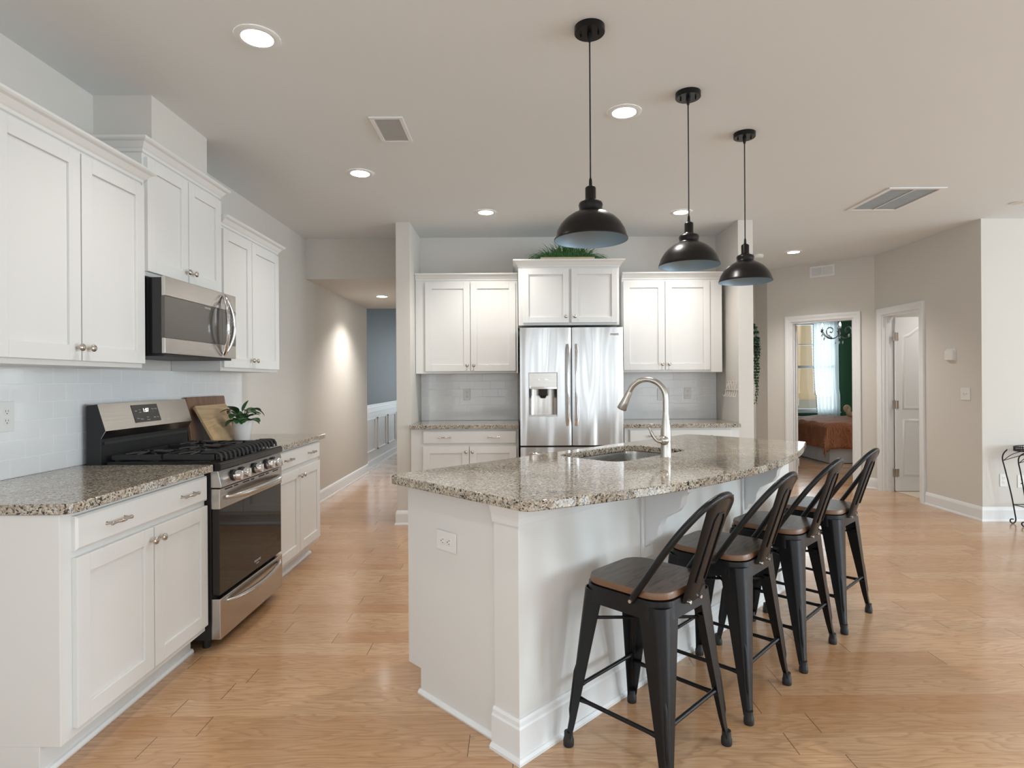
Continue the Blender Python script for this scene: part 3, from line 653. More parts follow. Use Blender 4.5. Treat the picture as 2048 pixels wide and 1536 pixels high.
# burners and grates
for x, y, r_ in ((.15, .12, .045), (.15, .38, .035), (.375, .25, .05), (.60, .12, .05), (.60, .38, .032)):
    MB().lathe([(r_+.012, .9125), (r_+.01, .918), (r_*.9, .920), (r_*.9, .930), (r_*.8, .934)], 24, (x, y, 0)).build('burner', 'iron', rg, smooth=40)
for g0, g1 in ((.028, .258), (.262, .488), (.492, .727)):
    b = MB(); zt = .955
    for y in (-.012, .49): b.box(g0, g1, y-.006, y+.006, .925, zt-.006)
    for x in (g0+.006, g1-.006): b.box(x-.006, x+.006, -.012, .49, .925, zt-.006)
    cx = (g0+g1)/2
    for yc in ((.12, .38) if cx < .3 or cx > .45 else (.25,)):
        for a in range(0, 360, 45):
            L = .105; dx, dy = cos(radians(a)), sin(radians(a))
            b.tube([(cx+dx*.025, yc+dy*.025, zt-.004), (cx+dx*min(L, (g1-g0)/2/max(abs(dx), .3)), yc+dy*L, zt-.008)], .0055, 6)
    b.box(g0, g1, .244, .256, .93, zt-.006)
    n = 5
    for k in range(n):     # rounded fingers at the front
        x = g0+.02+(g1-g0-.04)*k/(n-1); b.tube([(x, .07, zt-.002), (x, .0, zt), (x, -.018, zt-.004), (x, -.028, .935), (x, -.03, .915)], .0065, 8)
    for x in (g0+.02, g1-.02): b.box(x-.006, x+.006, .47, .49, .912, .93)
    b.build('grate', 'iron', rg, smooth=40)
# ------------------------------------------------------------------ microwave
mw = thing('microwave', (-1.725, 2.866, 1.432), 'stainless over-the-range microwave with curved chrome handle', 'microwave', rz=RL)
MWW = .728
MB().box(0, MWW, .0, .37, .012, .385).build('body', 'blackgloss', mw, bevel=.002, smooth=0)
MB().box(.02, MWW-.02, .0, .36, 0, .0115).build('bottom_plate', 'iron', mw, smooth=0)
b = MB().box(.0, .565, -.02, -.0005, .012, .09).box(0, .565, -.02, -.0005, .295, .392); md = b.build('door', 'steel', mw, bevel=.003, smooth=0)
MB().box(.0, .565, -.0185, -.001, .0905, .2945).build('door_glass', 'mwglass', md, smooth=0)
MB().box(.567, MWW, -.02, -.0005, .012, .09).build('lower_trim', 'steel', mw, bevel=.003, smooth=0); mc = MB().box(.567, MWW, -.02, -.0005, .295, .392).build('upper_trim', 'steel', mw, bevel=.003, smooth=0)
kp = MB().box(.567, MWW, -.0185, -.001, .0905, .2945).build('keypad', 'mwglass', mc, smooth=0)
for rr_ in range(9):
    for c_ in range(3): text('keypad_lettering', random.choice('1234567890'), .009, 'ink', kp, (.655+c_*.024, -.019, .27-rr_*.02), (pi/2, 0, 0))
text('brand_lettering', 'FRIGIDAIRE', .012, 'ink', md, (.40, -.0192, .28), (pi/2, 0, 0))
for s_ in (-1, 1):
    pts = [(.565+s_*.038*(1-(2*k/20-1)**2)-.0, -.024-.042*(1-(2*k/20-1)**2)**.8-.004, .03+.345*k/20) for k in range(21)]
    MB().tube(pts, .0105, 12).build('handle', 'chrome', md, smooth=60)
# ------------------------------------------------------------------ refrigerator (front at y=0)
fr = thing('refrigerator', (.045, 5.155, 0), 'stainless steel french-door refrigerator with ice dispenser', 'refrigerator')
FW = .905
MB().box(.008, FW-.008, .065, .74, .02, 1.755).build('body', 'blackmatte', fr, smooth=0)
def rdoor(name, x0, x1, z0, z1, par, hole=None):
    b = MB(); n = 12; prof = []
    for k in range(n+1):
        s = k/n; a = 1-(2*s-1)**2; x = x0+(x1-x0)*s; prof.append((x, .006-.012*(a**.5)))
    poly = prof+[(x1, .06), (x0, .06)]
    if hole is None: b.prism(poly, z0, z1)
    else:
        hx0, hx1, hz0, hz1 = hole
        b.prism(poly, z0, hz0); b.prism(poly, hz1, z1)
        y_ = lambda x: .006-.012*(max(1-(2*(x-x0)/(x1-x0)-1)**2, 0)**.5)
        L_ = [(x, y) for x, y in prof if x < hx0]+[(hx0, y_(hx0)), (hx0, .06), (x0, .06)]; R_ = [(hx1, y_(hx1))]+[(x, y) for x, y in prof if x > hx1]+[(x1, .06), (hx1, .06)]
        b.prism(L_, hz0, hz1); b.prism(R_, hz0, hz1)
    return b.build(name, 'fridge', par, smooth=45)
dl = rdoor('door', .0, .449, .73, 1.765, fr, (.078, .322, .99, 1.366)); d_r = rdoor('door', .457, FW, .73, 1.765, fr); fz = rdoor('freezer_drawer', 0, FW, .06, .715, fr)
# dispenser
ds = MB().box(.078, .322, .001, .01, 1.24, 1.366).box(.078, .322, .001, .055, 1.235, 1.24).build('dispenser_panel', 'steel', dl, bevel=.001, smooth=0)
b = MB(); 
cave = [(.080+.240*k/12, .012+.042*sin(pi*k/12)**.4) for k in range(13)]
b.loft([[(x, y, z) for x, y in cave]+[(x, y+.003, z) for x, y in cave[::-1]] for z in (.992, 1.238)]); b.box(.08, .32, .0, .05, .99, 1.0)
b.build('dispenser_cavity', 'steel', dl, smooth=60)
MB().box(.165, .240, .0, .04, 1.165, 1.235).lathe([(.02, 1.145), (.028, 1.165)], 16, (.2025, .018, 0)).build('dispenser_nozzle', 'glassblk', dl, bevel=.003)
MB().box(.078, .322, -.008, .004, 1.225, 1.245).build('dispenser_lip', 'chrome', dl, bevel=.003)
bz = MB()
for a in ((.072, .078, .984, 1.372), (.322, .328, .984, 1.372), (.078, .322, .984, .99), (.078, .322, 1.366, 1.372)): bz.box(a[0], a[1], -.007, .01, a[2], a[3])
bz.build('dispenser_bezel', 'ink', dl, bevel=.001, smooth=0)
for x in (.165, .225, .24): MB().lathe([(.004, .0005), (.004, -.0003)], 8, (x, 0, 1.31), 'y').build('dispenser_icon', 'led', ds)
for x, par in ((.416, dl), (.490, d_r)):
    pts = [(x, -.008-.045*(1-(2*k/20-1)**2)**.5, .905+.71*k/20) for k in range(21)]
    MB().tube(pts, [.011+.006*(1-(2*k/20-1)**2) for k in range(21)], 14).build('handle', 'chrome', par, smooth=60)
pts = [(.08+.745*k/20, -.008-.045*(1-(2*k/20-1)**2)**.5, .66) for k in range(21)]; MB().tube(pts, .013, 14).build('handle', 'chrome', fz, smooth=60)
bd = MB().box(.79, .868, -.006, .0, 1.692, 1.712).build('badge', 'plate', d_r); text('brand_lettering', 'FRIGIDAIRE', .0135, 'darkink', bd, (.829, -.0066, 1.705), (pi/2, 0, 0)); text('brand_lettering', 'GALLERY', .006, 'darkink', bd, (.829, -.0066, 1.696), (pi/2, 0, 0))
# ------------------------------------------------------------------ pendant lamps
def make_pendant(label):
    r = thing('pendant_lamp', (0, 0, CEIL), label, 'lamp', 'black dome pendants over the island'); Z = -.862
    MB().lathe([(.062, 0), (.062, -.003), (.062, -.024), (.060, -.026)], 40).build('canopy', 'black', r, smooth=40)
    b = MB().lathe([(.010, -.026), (.010, -.04), (.006, -.06)], 16)
    for x, y in ((.03, -.02), (-.03, .02)): b.lathe([(.004, -.026), (.004, -.038)], 8, (x, y, 0))
    b.build('cord_grip', 'black', r)
    MB().tube([(0, 0, -.05), (0, 0, -.645)], .0032, 8).build('cord', 'blackmatte', r)
    MB().lathe([(.003, -.615), (.006, -.625), (.007, -.648), (.020, -.655), (.022, -.66), (.022, -.705), (.024, -.712)], 24).build('socket', 'shadeout', r, smooth=40)
    out = [(.024, -.706), (.028, -.712), (.046, -.718), (.05, -.728), (.047, -.742), (.048, -.75), (.057, -.757), (.075, -.765), (.10, -.782), (.122, -.805), (.138, -.832), (.147, -.858), (.1505, -.866), (.1505, -.872)]
    b = MB().lathe(out+[(.148, -.872)], 48, cap=False); sh = b.build('shade', 'shadeout', r, smooth=50)
    inn = [(.148, -.872), (.1475, -.866), (.144, -.858), (.135, -.833), (.119, -.807), (.097, -.785), (.072, -.768), (.04, -.758), (.0, -.755)]
    MB().lathe(inn, 48, cap=False).build('shade_lining', 'shadein', sh, smooth=50)
    return r
pd = make_pendant('nearest and largest-looking black dome pendant lamp')
PL = ['middle black dome pendant lamp hanging over the island', 'farthest black dome pendant lamp over the far end of the island']
for i, (x, y) in enumerate([(.314, 2.405), (.881, 2.961), (1.357, 3.452)]):
    p_ = pd if i == 0 else copy_tree(pd)
    if i: p_['label'] = PL[i-1]
    p_.location = (x, y, CEIL); p_.rotation_euler = (0, 0, radians(20))
# ------------------------------------------------------------------ recessed lights
def make_down():
    r = thing('recessed_light', (0, 0, 0), '', 'ceiling light', 'recessed ceiling lights')
    MB().lathe([(.062, -.001), (.064, -.006), (.080, -.008), (.092, -.003), (.092, -.0005)], 40, cap=False).build('trim_ring', 'trim', r, smooth=50)
    MB().lathe([(.0, -.0042), (.04, -.0042), (.063, -.0035), (.063, -.0005), (0, -.0005)], 40, cap=False).build('lens', 'lamp', r)
    return r
DLAB = ['large recessed ceiling light at upper left, nearest the viewer', 'recessed ceiling light between the near and middle pendants', 'recessed ceiling light in front of the wall cabinet by the range', 'recessed ceiling light just left of the near pendant, in front of the fridge cabinets',
        'recessed ceiling light partly behind the middle pendant cord', 'recessed ceiling light at the right, near the bedroom doorway', 'recessed light in the low hallway ceiling at the left']
dn0 = make_down()
for i, (x, y, z) in enumerate(DOWN):
    d_ = dn0 if i == 0 else copy_tree(dn0); d_.location = (x, y, z)
    d_['label'] = DLAB[i] if i < len(DLAB) else {11: 'unseen recessed light added to brighten the small room behind the arched-panel door', 12: 'unseen recessed light added to brighten the bedroom'}.get(i, 'recessed ceiling light above or behind the viewer, outside the photo')
    l = bpy.data.lights.new('downlight', 'SPOT'); l.energy = DOWN_POWER*3*(.4 if i in (0, 2) else 1.6 if i in (5, 6) else 1); l.color = (1, .95, .89); l.spot_size = radians(125); l.spot_blend = .8; l.shadow_soft_size = .05
    lo = bpy.data.objects.new('downlight', l); COL.objects.link(lo); lo.location = (x, y, z-.02)
# ------------------------------------------------------------------ vents, detectors, plates
def grille(name, loc, rot, w_, h_, bars, div, label, along='x', par=None, fr_=.022):
    r = thing(name, loc, label, 'vent'); r.rotation_euler = rot; b = MB()
    for a in ((0, w_, 0, fr_), (0, w_, h_-fr_, h_), (0, fr_, fr_, h_-fr_), (w_-fr_, w_, fr_, h_-fr_)): b.box(a[0], a[1], a[2], a[3], 0, .008)
    for d_ in div: b.box(d_*w_-.005, d_*w_+.005, fr_, h_-fr_, 0, .0075) if along == 'x' else b.box(fr_, w_-fr_, d_*h_-.005, d_*h_+.005, 0, .0075)
    b.build('frame', 'trim', r, bevel=.0015, smooth=0)
    b = MB()
    for k in range(bars):
        if along == 'x':
            y = fr_+(h_-2*fr_)*(k+.5)/bars; b.loft([[(x, y-.004, .001), (x, y+.002, .006), (x, y+.0035, .006), (x, y-.0025, .001)] for x in (fr_, w_-fr_)])
        else:
            x = fr_+(w_-2*fr_)*(k+.5)/bars; b.loft([[(x-.004, y, .001), (x+.002, y, .006), (x+.0035, y, .006), (x-.0025, y, .001)] for y in (fr_, h_-fr_)])
    b.build('louvers', 'trim', r, smooth=0)
    MB().box(fr_, w_-fr_, fr_, h_-fr_, .0002, .0009).build('duct_opening', 'ventdark', r, smooth=0)
    return r
M['ventdark'] = mat('grey_duct', (.38, .38, .37), .8)
grille('ceiling_vent', (-.60, 3.20, CEIL-.0005), (pi, 0, pi), .185, .335, 24, [], 'small white ceiling register left of the near pendant', 'y') .location = (-.79+.19, 3.20, CEIL-.0005)
grille('return_grille', (2.84+.44, 4.44, CEIL-.0005), (pi, 0, pi), .44, .60, 34, [.5], 'large white ceiling return grille at the upper right', 'x', fr_=.035)
pv_ = K+DK*.714-NKK*.0005
grille('wall_vent', (pv_.x, pv_.y, 2.57), (pi/2, 0, -pi/4), .288, .14, 14, [.5], 'white wall register above the bedroom doorway', 'x')
for o_ in [x for x in bpy.data.objects if x.name.startswith(('ceiling_vent', 'return_grille'))]:
    # face downwards: rotate about x by pi, keep frame extents
    o_.rotation_euler = (pi, 0, 0)
    if o_.name.startswith('ceiling_vent'): o_.location = (-.79, 3.20+.335, CEIL-.0005)
    else: o_.location = (2.84, 4.44+.60, CEIL-.0005)
tag(MB().lathe([(.065, 0), (.065, -.02), (.055, -.034), (.03, -.038), (0, -.038)], 32, cap=False).build('smoke_detector', 'plate', None, (2.83, 6.83, CEIL-.0005), smooth=50), 'white round smoke detector on the ceiling behind the far pendant', 'smoke detector')
tag(MB().lathe([(.05, 0), (.05, -.004), (0, -.004)], 32, cap=False).build('ceiling_cover', 'wall', None, (4.15, 4.85, CEIL-.0005), smooth=40), 'faint round cover plate on the ceiling at the far right', 'cover plate')
def outlet(loc, rz, label, kind='duplex', w_=.07, h_=.115, roll=0):
    r = thing('outlet' if kind != 'switch' else 'light_switch', loc, label, 'outlet' if kind != 'switch' else 'switch'); r.rotation_euler = (Matrix.Rotation(rz, 3, 'Z') @ Matrix.Rotation(roll, 3, 'Y')).to_euler()
    MB().box(-w_/2, w_/2, -.006, -.0003, -h_/2, h_/2).build('cover_plate', 'plate', r, bevel=.002)
    if kind == 'duplex':
        for s in (-1, 1):
            c = MB().lathe([(.0165, -.006), (.0165, -.0078), (.0155, -.008)], 20, (0, 0, s*.0195), 'y').build('receptacle', 'plate', r)
            MB().box(-.0075, -.0055, -.0084, -.0079, s*.0195-.001, s*.0195+.008).box(.0055, .0075, -.0084, -.0079, s*.0195, s*.0195+.007).lathe([(.0025, -.0084), (.0025, -.0079)], 8, (0, 0, s*.0195-.007), 'y').build('slots', 'dark', c, smooth=0)
    elif kind == 'switch':
        for s in (-1, 1): MB().box(s*.014-.005, s*.014+.005, -.014, -.006, -.004, .012).build('toggle', 'plate', r, bevel=.001)
    elif kind == 'cable':
        for s in (-1, 1): MB().lathe([(.006, -.012), (.006, -.006)], 12, (0, 0, s*.018), 'y').build('jack', 'dark', r)
    return r
outlet((XL+.0087, 2.42, 1.165), RL, 'white duplex outlet on the left backsplash', w_=.075, h_=.125)
outlet((-.485, YB-.0087, 1.165), 0, 'white duplex outlet on the tile left of the refrigerator')
outlet((1.735, YB-.0087, 1.165), 0, 'glossy duplex outlet on the tile right of the refrigerator')
outlet((1.49, YB-.0087, 1.155), 0, 'blank white double cover plate on the tile behind the faucet', 'blank', w_=.12, h_=.12)
ov = .42; outlet((O[0]+(.0345-ov)*.70711, O[1]+(.0345+ov)*.70711, .668), IA-pi/2, 'white sideways outlet on the end panel of the island', w_=.078, h_=.122, roll=pi/2)
outlet((K.x-.0003, 5.52, 1.15), -pi/2, 'white double light switch right of the closet door', 'switch', w_=.115, h_=.115)
outlet((4.425, 5.3297, .372), 0, 'low white duplex outlet behind the wire plant stand')
outlet((4.585, 5.3297, .36), 0, 'low grey cable plate behind the wire plant stand', 'cable')
r = thing('thermostat', (K.x-.0003, 5.70, 1.525), 'small white thermostat on the wall above the light switch', 'thermostat', rz=-pi/2)
MB().box(-.06, .06, -.006, 0, -.055, .06).build('back_plate', 'plate', r, bevel=.003); MB().box(-.052, .045, -.032, -.006, -.05, .045).build('housing', 'plate', r, bevel=.004)
# ------------------------------------------------------------------ counter items
def board(name, m, y0, y1, xb, xt, h_, th, label, yaw=0, handle=False):
    """leans towards the left wall: bottom at x=xb, top at x=xt"""
    r = thing(name, (xb, (y0+y1)/2, ZT+.001), label, 'cutting board'); L = y1-y0; b = MB()
    b.prism(rrect(-L/2, L/2, 0, h_, .012, 4), 0, th, lambda y, z, q: (q, y, z)); a = math.asin((xb-xt)/h_)
    o = b.build('board', m, r, (0, 0, 0), (0, -a, 0), bevel=.003, smooth=40)
    if yaw: r.rotation_euler = (0, 0, yaw)
    return r
board('cutting_board', 'boarddark', 3.685, 4.17, -2.045, -2.083, .302, .02, 'dark brown weathered cutting board leaning against the tile behind the paler one')
board('cutting_board', 'boardlight', 3.70, 4.10, -1.90, -2.035, .275, .018, 'pale mottled cutting board leaning at a slant in front of the dark one')
pp = thing('potted_plant', (-1.825, 3.93, ZT+.001), 'small leafy green plant in a white ribbed pot on the right-hand counter', 'plant')
b = MB(); rings = []
for r_, z in ((.044, 0), (.047, .003), (.064, .135), (.065, .14), (.060, .14), (.058, .125), (.0, .124)):
    rings.append([((r_+(.0014 if k % 2 else 0)*(1 if 0 < z < .139 and r_ > .045 else 0))*cos(2*pi*k/72), (r_+(.0014 if k % 2 else 0)*(1 if 0 < z < .139 and r_ > .045 else 0))*sin(2*pi*k/72), z) for k in range(72)])
b.loft(rings); b.build('pot', 'pot', pp, smooth=70)
MB().lathe([(.056, .1245), (.03, .129), (0, .13)], 20, cap=False).build('soil', 'soil', pp)
def leafmesh(b, base, az_, el, L, W, droop=.4, fold=.25):
    d_ = Vector((cos(az_)*cos(el), sin(az_)*cos(el), sin(el))); sd = Vector((-sin(az_), cos(az_), 0)); n = 7; base = Vector(base); rows = []
    p_ = base.copy(); e_ = el
    for k in range(n+1):
        s = k/n; wd_ = W*(sin(pi*min(s*.92+.04, 1))**.8)*(1-.35*s); up = Vector((-cos(az_)*sin(e_), -sin(az_)*sin(e_), cos(e_)))
        rows.append([p_-sd*wd_+up*fold*wd_, p_, p_+sd*wd_+up*fold*wd_]); e_ -= droop*2.2/n
        p_ = p_+Vector((cos(az_)*cos(e_), sin(az_)*cos(e_), sin(e_)))*L/n
    vs = [q_ for r_ in rows for q_ in r_]; fs = []
    for k in range(n):
        for j in range(2): a = k*3+j; fs.append((a, a+1, a+4, a+3))
    b.add(vs, fs)
random.seed(3); st = MB()
for k in range(22):
    az_ = k*2.4+random.uniform(-.3, .3); h_ = .14+.075*random.random()*(1 if k % 3 else 1.2); rr_ = .012+.02*random.random(); tip = (rr_*cos(az_)*1.6, rr_*sin(az_)*1.6, h_)
    st.tube([(0, 0, .125), (rr_*cos(az_), rr_*sin(az_), (h_+.125)/2), tip], .0022, 6)
    b = MB(); leafmesh(b, tip, az_, random.uniform(.1, .9) if k % 2 else random.uniform(-.1, .4), random.uniform(.085, .115), random.uniform(.036, .046), random.uniform(.2, .6)); b.build('leaf', 'leaf', pp, smooth=60)
b = MB(); leafmesh(b, (0, 0, .20), 1.2, 1.2, .09, .02, .2); b.build('leaf', 'leaf', pp, smooth=60)
st.build('stems', 'leaf', pp, smooth=60)
# planter of grass on the fridge cabinet
gp = thing('grass_planter', (.50, 5.56, 2.346), 'long box of green artificial grass on top of the refrigerator cabinet', 'plant')
MB().box(-.255, .255, -.05, .05, 0, .112).build('planter_box', 'cream', gp, bevel=.003)
random.seed(5); b = MB()
for k in range(520):
    x0 = random.uniform(-.24, .24); y0 = random.uniform(-.04, .04); L = random.uniform(.11, .21); edge = x0/.24
    lx = random.gauss(0, .28)+edge*abs(edge)*1.1; ly = random.gauss(-.05, .25); wv = random.uniform(.003, .0055); p_ = Vector((x0, y0, .10)); dr_ = Vector((lx, ly, 1)).normalized(); rows = []
    for i in range(6):
        s = i/5; ww = wv*(1-s)**.7+.0004; rows += [p_+Vector((ww, 0, 0)), p_-Vector((ww, 0, 0))]
        dr_ = (dr_+Vector((lx*.35, ly*.2, -.12*(1+2*abs(lx))*(i+1)*.4))).normalized(); p_ = p_+dr_*L/5
    b.add(rows, [(2*i, 2*i+1, 2*i+3, 2*i+2) for i in range(5)])
o = b.build('grass_blades', 'grass', gp, smooth=0); o['kind'] = 'stuff'
# trailing vine on the far side of the niche wall
vn = thing('hanging_vine', (XD, 5.62, 1.78), 'dark green trailing vine hanging on the wall right of the niche', 'plant')
MB().lathe([(.04, -.07), (.055, 0), (.05, 0), (.035, -.065)], 16, (.06, 0, -.02)).build('wall_pot', 'pot', vn)
random.seed(11); b = MB(); sb = MB()
for k in range(16):
    L = [.74, .66, .55, .6, .45, .4, .5, .3, .3, .35, .25, .4, .3, .25, .5, .3][k]; a = random.uniform(-1.6, 1.6); ox = .05+.065*abs(cos(a)); oy = .06*sin(a); pts = []; x = .07; y = 0
    n = int(L/.025)
    for i in range(n):
        s = i/max(n-1, 1); f_ = min(i/4, 1); pts.append(Vector((.07+(ox-.03)*f_*(1.0 if L < .6 else .85)+.012*sin(i*.6+k), oy*f_+.01*cos(i*.5+k*2), .05*sin(min(i, 5)/5*pi)+(-.03*(i-2) if i > 2 else 0)*.9)))
    if n > 2: sb.tube(pts, .0016, 5)
    for p_ in pts:
        for q_ in range(6 if L < .6 else 4): leafmesh(b, p_, random.uniform(0, 6.3), random.uniform(-1, .5), random.uniform(.018, .03), .008, .4)
b.build('leaves', 'vine', vn, smooth=60); sb.build('vine_stems', 'vine', vn)
# wire hook rack on niche side wall
hk = thing('hook_rack', (XC-.001, 5.50, 1.20), 'cream wire hook rack with scrolls on the niche side wall above the counter', 'hook rack', rz=-pi/2)
b = MB().box(-.15, .15, -.006, 0, .0, .008)
for k in range(4):
    cx = -.1+k*.067; b.tube([(cx+.028*cos(a)*(1-.0*a), -.004, .05+.036*sin(a)) for a in [2*pi*j/16 for j in range(16)]], .0022, 6, closed=True)
    b.tube([(cx+.012*cos(a), -.004, .05+.015*sin(a)) for a in [2*pi*j/12 for j in range(12)]], .002, 6, closed=True)
b.build('scroll_frame', 'rackcream', hk)
for k in range(6):
    cx = -.135+k*.054; MB().tube(cat_rom([(cx, -.006, .004), (cx, -.010, -.03), (cx, -.018, -.055), (cx, -.035, -.058), (cx, -.042, -.04)], 4), .0024, 6).build('hook', 'rackcream', hk, smooth=60)
# ------------------------------------------------------------------ plant stand at the right
ps = thing('plant_stand', (4.60, 5.17, 0), 'black wrought iron plant stand against the right wall', 'plant stand')
b = MB()
for r_, z in ((.195, .69), (.195, .655)): b.tube([(r_*cos(2*pi*j/40), r_*.6*sin(2*pi*j/40), z) for j in range(40)], .004, 8, closed=True)
b.build('tray_rim', 'black', ps, smooth=60)
b = MB()
for j in range(60): a = 2*pi*j/60; b.box(.193*cos(a)-.002, .193*cos(a)+.002, .116*sin(a)-.002, .116*sin(a)+.002, .655, .69)
for j in range(9): x = -.17+j*.0425; yy = .6*sqrt(.195**2-x*x); b.box(x-.002, x+.002, -yy, yy, .655, .659)
b.build('tray_lattice', 'black', ps)
def sleg(sx, sy):
    pts = cat_rom([(sx*.19, sy*.10, .655), (sx*.235, sy*.085, .62), (sx*.245, sy*.083, .57), (sx*.225, sy*.08, .48), (sx*.18, sy*.07, .26), (sx*.155, sy*.06, .08), (sx*.15, sy*.06, .03), (sx*.165, sy*.06, .008), (sx*.187, sy*.06, .008), (sx*.20, sy*.06, .028), (sx*.19, sy*.06, .042), (sx*.17, sy*.06, .040)], 5)
    MB().tube(pts, .0055, 8).build('leg', 'black', ps, smooth=60)
for sx in (-1, 1):
    for sy in (-1, 1): sleg(sx, sy)
b = MB()
for sy in (-1, 1):
    b.tube(cat_rom([(-.24, sy*.082, .56), (-.15, sy*.08, .62), (0, sy*.08, .65), (.15, sy*.08, .62), (.24, sy*.082, .56)], 4), .003, 6)
    b.tube(cat_rom([(-.24, sy*.082, .56), (-.1, sy*.08, .60), (0, sy*.08, .615), (.1, sy*.08, .60), (.24, sy*.082, .56)], 4), .003, 6)
    b.tube([(-.166, sy*.065, .17), (.166, sy*.065, .17)], .004, 6)
for sx in (-1, 1): b.tube([(sx*.166, -.065, .17), (sx*.166, .065, .17)], .004, 6)
b.tube([(-.166, -.065, .17), (.166, .065, .165)], .003, 6); b.build('brace_scrolls', 'black', ps)
# ------------------------------------------------------------------ bedroom
bd = thing('bed', (4.8, 9.0, 0), 'bed with white skirt seen through the bedroom doorway', 'bed')
MB().box(.04, 1.9, .04, 2.05, .30, .575).build('mattress', 'linen', bd, bevel=.03)
b = MB(); pts = []
n = 120; per = [(0.02, 2.0), (0.02, .02), (1.95, .02)]
rings_t = []; rings_b = []
for seg_ in range(2):
    a, c = Vector(per[seg_]), Vector(per[seg_+1])
    for k in range(60):
        s = k/60; p_ = a.lerp(c, s); nrm = Vector((-1, 0)) if seg_ == 0 else Vector((0, -1)); wv = .006*sin(k*.9)
        rings_t.append((p_.x, p_.y, .30)); rings_b.append((p_.x+nrm.x*(wv+.01), p_.y+nrm.y*(wv+.01), .01))
b.add(rings_t+rings_b, [(i, i+1, 120+i+1, 120+i) for i in range(119)]); b.build('bed_skirt', 'linen', bd, smooth=60)
# bedspread
b = MB(); N1, N2 = 70, 70; vs = []
random.seed(2)
def drape(u, v):
    """u: -0.38..1.9 in x, v: -0.38..2.0 in y ; negative parts hang"""
    x, y, z = max(u, 0), max(v, 0), .61; hx, hy = max(-u, 0), max(-v, 0); x = x; 
    if hx > 0 or hy > 0:
        z = .61-max(hx, hy)-.28*min(hx, hy)
        x -= min(hx, .05)*.8+.03*sin(v*23)*hx*2; y -= min(hy, .05)*.8+.03*sin(u*21+1)*hy*2
        if hx > 0 and hy > 0: x -= .14*min(hx, hy)/.38; y -= .14*min(hx, hy)/.38
    else: z += .012*sin(u*9+v*3)+.008*sin(v*17)
    return (x, y, max(z, .03))
us = [-.38+.38*k/14 for k in range(14)]+[1.9*k/40 for k in range(41)]; vs_ = [-.38+.38*k/14 for k in range(14)]+[2.0*k/40 for k in range(41)]
vv = [drape(u, v) for v in vs_ for u in us]; nu = len(us)
b.add(vv, [(j*nu+i, j*nu+i+1, (j+1)*nu+i+1, (j+1)*nu+i) for j in range(len(vs_)-1) for i in range(nu-1)])
o = b.build('bedspread', 'velvet', None, (4.8, 9.0, 0), smooth=60); sm = o.modifiers.new('solid', 'SOLIDIFY'); sm.thickness = .012; tag(o, 'rust orange crushed velvet bedspread on the bed', 'bedspread')
sw = MB(); pts = cat_rom([(-.10, 0, .10), (-.12, 0, .155), (-.085, 0, .185), (-.055, 0, .15), (-.06, 0, .10), (-.045, 0, .055), (.01, 0, .045), (.06, 0, .07), (.08, 0, .12), (.12, 0, .15), (.17, 0, .13)], 5)
sw.tube(pts, [.028+.022*min(k/30, 1) for k in range(len(pts))], 14)
tag(sw.build('throw_pillow', 'cream', None, (5.93, 10.35, .625), smooth=60), 'cream curled plush cushion lying on the bed', 'cushion')
cu = thing('curtain', (5.78, 11.50, 0), 'sheer white curtain with dark pompom edges at the bedroom window', 'curtain')
b = MB(); n = 60; cols = []
def cx(s, z): return (.07+(.02 if z < 1 else 0))+s*.50+(0 if z > 1.6 else (1.6-z)*.05*(1-s))
for j, z in enumerate([2.55-.12*k for k in range(20)]+[.10]):
    for k in range(n+1): s = k/n; cols.append((cx(s, z), .03*sin(s*38+z*.6), z))
b.add(cols, [(j*(n+1)+i, j*(n+1)+i+1, (j+1)*(n+1)+i+1, (j+1)*(n+1)+i) for j in range(20) for i in range(n)]); b.build('curtain_fabric', 'sheer', cu, smooth=60)
for s in (0, 1):
    b = MB()
    for k in range(78): z = 2.52-k*.031; b.lathe([(.001, -.013), (.013, 0), (.001, .013)], 6, (cx(s, z)+(.006 if s else -.006), 0, z), cap=False)
    b.build('pompom_trim', 'dark', cu)
ch = thing('chandelier', (5.30, 9.6, 2.63), 'silver scroll chandelier with crystals and lit candle bulbs in the bedroom', 'chandelier')
MB().tube([(0, 0, .115), (0, 0, -.30)], .006, 8).lathe([(.006, -.3), (.03, -.34), (.02, -.40), (.035, -.46), (.015, -.56), (.004, -.70)], 16).build('stem', 'antique', ch, smooth=50)
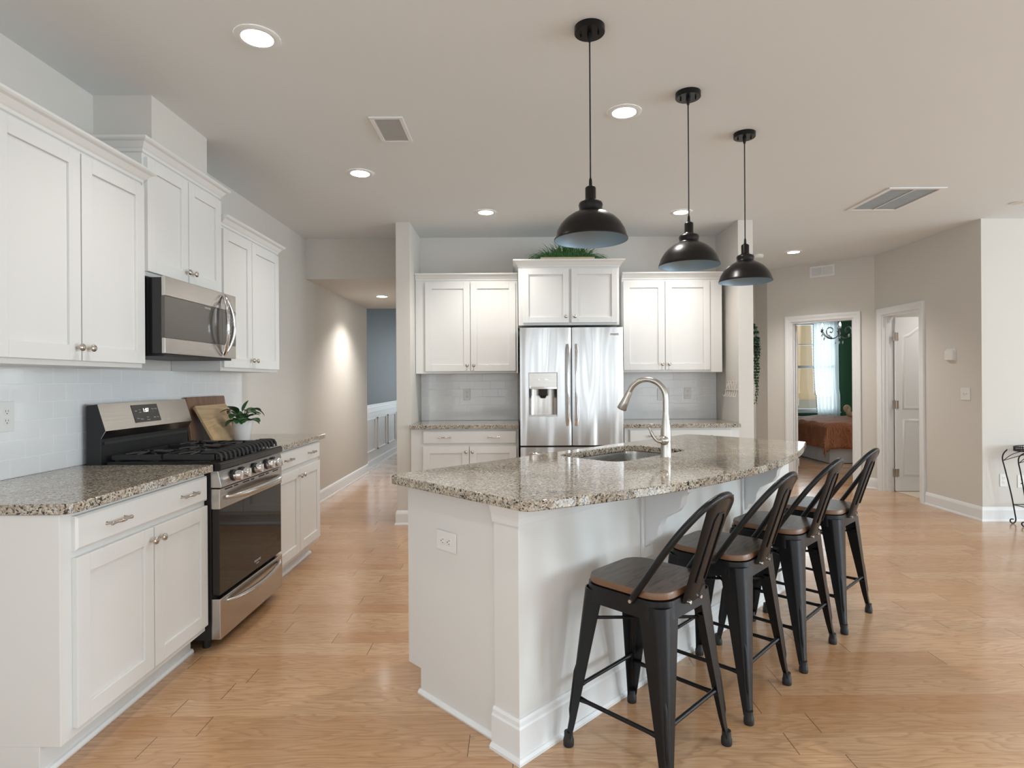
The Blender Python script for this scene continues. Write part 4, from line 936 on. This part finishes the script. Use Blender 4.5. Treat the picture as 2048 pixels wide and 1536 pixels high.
for k in range(6):
    a = radians(k*60+4); ca, sa = cos(a), sin(a)
    P_ = lambda r_, z: (r_*ca, r_*sa, z)
    b = MB().tube(cat_rom([P_(.01, -.62), P_(.08, -.665), P_(.17, -.66), P_(.25, -.60), P_(.285, -.545)], 5), .007, 8)
    b.tube(cat_rom([P_(.12, -.655), P_(.20, -.60), P_(.205, -.52), P_(.15, -.485), P_(.10, -.52), P_(.12, -.57), P_(.155, -.56)], 4), .005, 8); b.lathe([(.03, 0), (.012, -.012), (.006, -.03)], 12, P_(.285, -.53)); ar = b.build('arm', 'antique', ch, smooth=60)
    MB().lathe([(.009, 0), (.009, .045)], 10, P_(.285, -.53)).build('candle_sleeve', 'plate', ar)
    MB().lathe([(.004, .045), (.013, .06), (.011, .075), (.002, .10)], 12, P_(.285, -.53), cap=False).build('bulb', 'bulb', ar, smooth=60)
    for r_, z in ((.25, -.66), (.285, -.60), (.16, -.62), (.06, -.73)): MB().lathe([(.001, .02), (.011, -.01), (.001, -.035)], 6, P_(r_, z), cap=False).build('crystal_drop', 'crystal', ar)
# outside the bedroom window
pc = thing('porch_column', (6.98, 14.2, -.12), 'tapered cream porch column on a brick pier outside the window', 'column')
b = MB(); b.loft([[(x*f, y*f, z) for x, y in rrect(-.15, .15, -.15, .15, .01, 1)] for f, z in ((1.4, .92), (1.4, 1.08), (1.1, 1.08), (.72, 3.1))]); b.build('column_shaft', 'yellow', pc, smooth=0)
MB().box(-.30, .30, -.30, .30, 0, .919).build('brick_pier', 'brickm', pc, smooth=0)
nh = thing('neighboring_house', (9.4, 17, -.12), 'white clapboard house beyond the porch outside the window', 'house')
MB().box(0, 6, 0, 2.5, 0, 5).build('house_wall', 'siding', nh, smooth=0); MB().prism([(-.3, 5), (6.3, 5), (3, 7)], -.3, 2.8, lambda x, z, h: (x, h, z)).build('house_roof', 'iron', nh, smooth=0)
M['palestucco'] = mat('pale_cream_stucco', (.84, .77, .62), .9)
yw = thing('garage', (6.5, 21, -.12), 'pale yellow building beyond the porch', 'building'); MB().box(0, 4.3, 0, 4, 0, 4.5).build('garage_wall', 'palestucco', yw, smooth=0); MB().box(-.3, 4.6, -.3, 4.3, 4.5, 4.8).build('garage_roof', 'trim', yw, smooth=0)
ra = thing('porch_railing', (5.4, 14.9, -.12), 'dark iron porch railing behind the column', 'railing'); b = MB().box(0, 4, -.02, .02, .93, .97).box(0, 4, -.02, .02, .1, .13)
b.build('rails', 'black', ra)
b = MB()
for k in range(36): b.box(.1*k+.2, .1*k+.215, -.008, .008, .13, .93)
b.build('balusters', 'black', ra)
